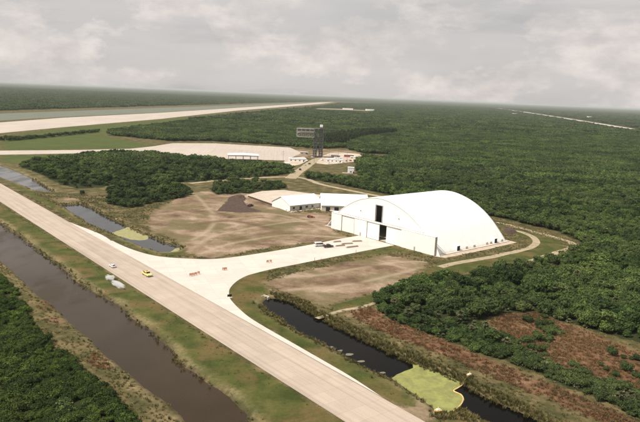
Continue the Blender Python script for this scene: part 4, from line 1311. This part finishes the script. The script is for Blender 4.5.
def scatter(name, P, S, RZ, PID, protos):
    n = len(P)
    me = bpy.data.meshes.new(name)
    me.vertices.add(n); me.vertices.foreach_set('co', np.asarray(P, np.float32).ravel())
    for k, ty, v in (('size', 'FLOAT', S), ('turn', 'FLOAT', RZ), ('pick', 'INT', PID)):
        a = me.attributes.new(k, ty, 'POINT')
        a.data.foreach_set('value', np.asarray(v, np.float32 if ty == 'FLOAT' else np.int32))
    o = link_mesh(name, me)
    g = bpy.data.node_groups.new(name, 'GeometryNodeTree')
    g.interface.new_socket('Geometry', in_out='INPUT', socket_type='NodeSocketGeometry')
    g.interface.new_socket('Geometry', in_out='OUTPUT', socket_type='NodeSocketGeometry')
    N, Lk = g.nodes, g.links
    gi, go = N.new('NodeGroupInput'), N.new('NodeGroupOutput')
    def named(nm, ty):
        a = N.new('GeometryNodeInputNamedAttribute'); a.data_type = ty; a.inputs['Name'].default_value = nm
        return a.outputs['Attribute']
    sz, tn, pk_ = named('size', 'FLOAT'), named('turn', 'FLOAT'), named('pick', 'INT')
    cx = N.new('ShaderNodeCombineXYZ'); Lk.new(tn, cx.inputs['Z'])
    jn = N.new('GeometryNodeJoinGeometry')
    for k, pm in enumerate(protos):
        src = bpy.data.objects.new(pm.name, pm)
        oi = N.new('GeometryNodeObjectInfo'); oi.inputs['Object'].default_value = src
        cmp_ = N.new('FunctionNodeCompare'); cmp_.data_type = 'INT'; cmp_.operation = 'EQUAL'
        Lk.new(pk_, cmp_.inputs[2]); cmp_.inputs[3].default_value = k
        ip = N.new('GeometryNodeInstanceOnPoints')
        Lk.new(gi.outputs[0], ip.inputs['Points']); Lk.new(cmp_.outputs[0], ip.inputs['Selection'])
        Lk.new(oi.outputs['Geometry'], ip.inputs['Instance']); Lk.new(cx.outputs[0], ip.inputs['Rotation']); Lk.new(sz, ip.inputs['Scale'])
        Lk.new(ip.outputs[0], jn.inputs[0])
    Lk.new(jn.outputs[0], go.inputs[0])
    md = o.modifiers.new('scatter', 'NODES'); md.node_group = g
    return tag(o, kind='stuff')
def plant(name, gname, label, cat, mesh_a, name_a, mesh_b, name_b, x, y, s, rz, group):
    r = empty(name, (x, y, 0), rz, label, cat, group)
    r.scale = (s, s, s * random.uniform(.88, 1.15))
    link_mesh(name_a, mesh_a, r)
    if mesh_b is not None:
        link_mesh(name_b, mesh_b, r)
    return r

# --- all the woods: where trees stand
X, Y = spots(-420, 420, 140, 680, 3.9)
zone = np.zeros(X.shape, int)
for k, poly in ((1, FOREST), (2, COPSE_A), (3, COPSE_B), (4, COPSE_C)):
    zone = np.where((zone == 0) & inside(poly, X, Y), k, zone)
dens = fnoise(X, Y, 26, 1)
keep = (zone > 0) & (rng.random(X.shape) < np.clip(np.where(zone > 1, .02, .25) + dens * 1.3, 0, 1)) & in_view(X, Y)
Xt, Yt, Zt = X[keep], Y[keep], zone[keep]
St = .74 * (.60 + .85 * fnoise(Xt, Yt, 18, 2)) * rng.uniform(.62, 1.30, Xt.shape) * np.where(rng.random(Xt.shape) < .07, 1.35, 1.0)
St = np.where(Zt >= 2, St * rng.uniform(.55, 1.1, St.shape), St)
# scrub on the right, lower and more open
X, Y = spots(0, 260, 130, 420, 2.5)
sc = inside(SCRUB, X, Y) & in_view(X, Y) & (lookup(attrs['rust'], X, Y) < .55)
sc &= rng.random(X.shape) < np.clip(.1 + fnoise(X, Y, 14, 3) * 1.3, 0, 1)
bf = inside(RUSTS[1], X, Y) & in_view(X, Y) & (rng.random(X.shape) < np.clip(fnoise(X, Y, 12, 0) * 1.3 - .60, 0, .35))
sc |= bf
Xs, Ys = X[sc], Y[sc]
Ss = rng.uniform(.40, 1.05, Xs.shape)
# thicket at the lower left
X, Y = spots(-200, 0, 110, 330, 2.0)
th = inside(THICKET, X, Y) & in_view(X, Y, 60)
th &= rng.random(X.shape) < np.clip(fnoise(X, Y, 10, 1) * 2.4 - .35, 0.08, 1)
Xh, Yh = X[th], Y[th]
Sh = .78 * (.35 + 1.25 * fnoise(Xh, Yh, 9, 2)) * rng.uniform(.7, 1.35, Xh.shape)
# hedge beside the far runway grass
X, Y = spots(-700, -150, 800, 1250, 5.5)
hd = inside(HEDGE, X, Y) & (rng.random(X.shape) < .75)
Xe, Ye = X[hd], Y[hd]

# --- the largest in the picture are single trees and shrubs
def rank(X, Y, S, h):
    px, py, w = project(np.stack([X, Y, np.full(X.shape, 2.0)], 1))
    ok = (px > 2) & (px < 638) & (py < 418)
    return np.where(ok, h * S / w, 0)
ZN = {1: ('leafy tree in the wide green forest right of the hangar', 'trees at the near edge of the wide forest'),
      2: ('leafy tree in the long copse left of the service yard', 'trees of the long copse'),
      3: ('leafy tree in the small copse beside the far pond', 'trees of the copse beside the far pond'),
      4: ('leafy tree in the low copse behind the spoil heap', 'trees of the low copse behind the spoil heap')}
rk = rank(Xt, Yt, St, 5.5)
top = np.argsort(-rk)[:296]
solo = np.zeros(Xt.shape, bool); solo[top] = True
pt = rng.integers(0, len(TREES), Xt.shape); rt = rng.uniform(0, 6.28, Xt.shape)
for i in np.nonzero(solo)[0]:
    c, tr, h = TREES[pt[i]]
    lab, grp = ZN[Zt[i]]
    plant('broadleaf_tree', None, lab, 'tree', c, 'crown', tr, 'trunk', Xt[i], Yt[i], St[i], rt[i], grp)
Xb, Yb = np.concatenate([Xs, Xh]), np.concatenate([Ys, Yh])
Sb = np.concatenate([Ss, Sh]); kb = np.concatenate([np.zeros(len(Xs), int), np.ones(len(Xh), int)])
px_, py_, _ = project(np.stack([Xb, Yb, np.ones(len(Xb))], 1))
rk = rank(Xb, Yb, Sb, 2.6)
topb = np.zeros(Xb.shape, bool); topb[np.argsort(-rk)[:290]] = True
pb = rng.integers(0, len(SHRUBS), Xb.shape); tb = rng.uniform(0, 6.28, Xb.shape)
for i in np.nonzero(topb)[0]:
    c, tr, h = (SHRUBS if kb[i] else SCRUBS)[pb[i]]
    lab, grp = (('low green shrub in the scrub between near pond and forest', 'shrubs of the scrub strip by the near pond') if kb[i] == 0 else
                ('low bright green shrub in the thicket beside the wide canal', 'shrubs of the thicket beside the wide canal'))
    plant('thicket_shrub', None, lab, 'shrub', c, 'foliage', tr, 'stem', Xb[i], Yb[i], Sb[i], tb[i], grp)
# a few that stand out on their own
def lone(px, py, s, label):
    p = gp(px, py)
    c, tr, h = TREES[random.randrange(len(TREES))]
    plant('broadleaf_tree', None, label, 'tree', c, 'crown', tr, 'trunk', p.x, p.y, s, random.uniform(0, 6), None)
lone(67, 413, .72, 'dark round tree standing taller than the thicket near the lower left corner')
lone(491, 343, .95, 'big dark tree standing over the palmetto scrub by the brown clearing')
lone(391, 316, .8, 'dark tree at the left tip of the forest beside the reddish strip')
lone(82, 194.5, .62, 'lone dark bush on the grass between the two far ponds')
lone(122, 191, .5, 'small dark bush beside the dirt road end left of the copse')

P, S, R_, K = [], [], [], []
protos = [t[0] for t in TREES] + CLUMPS[:4] + GROVES + [t[0] for t in PINET]
def add(x, y, s, k, z=0):
    P.append(np.stack([x, y, np.full(x.shape, float(z))], 1)); S.append(s); R_.append(rng.uniform(0, 6.28, x.shape)); K.append(k)
m_ = ~solo
add(Xt[m_], Yt[m_], St[m_], pt[m_])
add(Xe, Ye, rng.uniform(.7, 1.1, Xe.shape), rng.integers(0, 7, Xe.shape))
X, Y = spots(-1200, 1200, 680, 1700, 9.5)
k_ = (inside(FOREST, X, Y) | inside(COPSE_A, X, Y)) & in_view(X, Y, 20)
k_ &= rng.random(X.shape) < np.clip(.45 + fnoise(X, Y, 45, 1) * 1.1, 0, 1)
X, Y = X[k_], Y[k_]
add(X, Y, rng.uniform(.75, 1.2, X.shape), 7 + rng.integers(0, 4, X.shape))
X, Y = spots(-7000, 7000, 1700, 9000, 30)
k_ = (inside(FOREST, X, Y) | inside(FAR_W, X, Y)) & in_view(X, Y, 20) & ~(inside(PLAIN_E, X, Y) & (rng.random(X.shape) < .7))
cz = smooth(gl(CAUSE), 5)
clr = gl([(312, 107.6), (345, 107.8), (376, 109.6), (376, 112.6), (345, 112), (310, 110.4)])
k_ &= ~inside(clr, X, Y)
k_ &= np.abs(sdf(np.vstack([cz, cz[::-1][1:-1]]), X, Y, 90.0)) > 75
k_ &= rng.random(X.shape) < np.clip(.5 + fnoise(X, Y, 160, 1) * 1.0, 0, 1)
X, Y = X[k_], Y[k_]
add(X, Y, rng.uniform(.8, 1.3, X.shape), 11 + rng.integers(0, 4, X.shape))
X, Y = spots(-300, 300, 800, 1500, 6)
k_ = inside(PINES, X, Y) & (rng.random(X.shape) < .6)
X, Y = X[k_], Y[k_]
add(X, Y, rng.uniform(.75, 1.15, X.shape), 15 + rng.integers(0, 3, X.shape))
X, Y = spots(600, 4500, 1700, 8000, 110)
k_ = inside(PLAIN_E, X, Y) & (rng.random(X.shape) < .4)
X, Y = X[k_], Y[k_]
add(X, Y, rng.uniform(.4, .8, X.shape), 11 + rng.integers(0, 4, X.shape))
scatter('woodland', np.concatenate(P), np.concatenate(S), np.concatenate(R_), np.concatenate(K), protos)
m_ = ~topb
scatter('undergrowth', np.stack([Xb[m_], Yb[m_], np.zeros(m_.sum())], 1), Sb[m_], tb[m_], (pb + np.where(kb == 0, len(SHRUBS), 0))[m_], [t[0] for t in SHRUBS + SCRUBS])

# palmetto and cabbage palms in the scrub and along the forest edge
X, Y = spots(-10, 300, 130, 460, 2.6)
k_ = (inside(SCRUB, X, Y) | (inside(FOREST, X, Y) & (Y < 400))) & in_view(X, Y) & (lookup(attrs['rust'], X, Y) < .7)
k_ &= rng.random(X.shape) < np.where(inside(SCRUB, X, Y), .85, .22) * np.clip(fnoise(X, Y, 20, 0) * 2, 0, 1)
X, Y = X[k_], Y[k_]
pk2 = np.where(rng.random(X.shape) < .06, 3 + rng.integers(0, 2, X.shape), rng.integers(0, 3, X.shape))
scatter('palmetto_scrub', np.stack([X, Y, np.zeros(X.shape)], 1), rng.uniform(.7, 1.3, X.shape), rng.uniform(0, 6.28, X.shape), pk2, PALMS + CABB)

# reeds on the banks
X, Y = spots(-245, 285, 128, 600, .95)
w_ = lookup(wmin, X, Y)
which = np.argmin(np.stack([lookup(W[k], X, Y) for k in ('canal', 'pond_n', 'pond_w', 'pond_e')]), 0)
prob = np.where(which == 0, .45, np.where(which == 3, .95, .5)) * np.clip(np.where(which == 3, .35, -.25) + 1.9 * fnoise(X, Y, 7, 1), 0, 1)
reach = np.where(which == 3, 5.0, 3.0)
# the mown side of the near pond stays open
mown = lookup(attrs['lawn'], X, Y) > .5
prob = np.where(mown, prob * .03, prob)
k_ = (w_ > -.1) & (w_ < reach) & (rng.random(X.shape) < prob) & in_view(X, Y)
X, Y = X[k_], Y[k_]
Zr = lookup(GZ, X, Y) - .1
Sr = rng.uniform(.45, 1.0, X.shape) * np.where(which[k_] == 3, 1.15, .85)
scatter('reed_bed', np.stack([X, Y, Zr], 1), Sr, rng.uniform(0, 6.28, X.shape), rng.integers(0, 3, X.shape), REEDS)
# rough grass
X, Y = spots(-245, 285, 128, 470, 1.25)
k_ = in_view(X, Y) & (lookup(wmin, X, Y) > .6) & ((lookup(attrs['wood'], X, Y) < .6) | inside(SCRUB, X, Y) | inside(THICKET, X, Y)) & (lookup(attrs['soil'], X, Y) < .5)
for p in PAVED:
    k_ &= sdf(p, X, Y, 12.0) > 1.6
hh_ = np.array([hl(*q)[:] for q in ((-2, -1), (87, -1), (87, 70), (-8, 70))])[:, :2]
k_ &= ~inside(hh_, X, Y)
k_ &= rng.random(X.shape) < np.where(lookup(attrs['lawn'], X, Y) > .5, .10, .6) * np.clip(1.7 * fnoise(X, Y, 8, 2) - .1, 0, 1)
X, Y = X[k_], Y[k_]
lw = lookup(attrs['lawn'], X, Y) > .5
scatter('rough_grass', np.stack([X, Y, np.maximum(lookup(GZ, X, Y), -.4) - .03], 1), rng.uniform(.6, 1.3, X.shape) * np.where(lw, .6, 1.15), rng.uniform(0, 6.28, X.shape), rng.integers(0, 3, X.shape), TUFTS)
# reddish dead brush
X, Y = spots(-200, 285, 128, 470, .95)
k_ = in_view(X, Y) & (lookup(attrs['rust'], X, Y) > .42) & (lookup(wmin, X, Y) > 1) & (rng.random(X.shape) < np.clip(1.6 * fnoise(X, Y, 9, 3) - .05, 0, 1) * .75)
X, Y = X[k_], Y[k_]
scatter('dead_brush', np.stack([X, Y, np.maximum(lookup(GZ, X, Y), -.4)], 1), rng.uniform(.55, 1.3, X.shape), rng.uniform(0, 6.28, X.shape), rng.integers(0, 3, X.shape), DEADS)

# ------------------------------------------------------------------ the air: one box of even haze below the sky
bm = MB().box(-56000, 56000, -9500, 76000, -4, 84)
hz = bpy.data.materials.new('haze_air'); hz.use_nodes = True
hz.node_tree.nodes.clear()
ho = hz.node_tree.nodes.new('ShaderNodeOutputMaterial')
pv = hz.node_tree.nodes.new('ShaderNodeVolumePrincipled')
pv.inputs['Color'].default_value = (0.67, 0.725, 0.735, 1)
pv.inputs['Density'].default_value = 4.2e-5
pv.inputs['Anisotropy'].default_value = 0.0
hz.node_tree.links.new(pv.outputs[0], ho.inputs['Volume'])
tag(bm.build('haze', hz), kind='stuff')
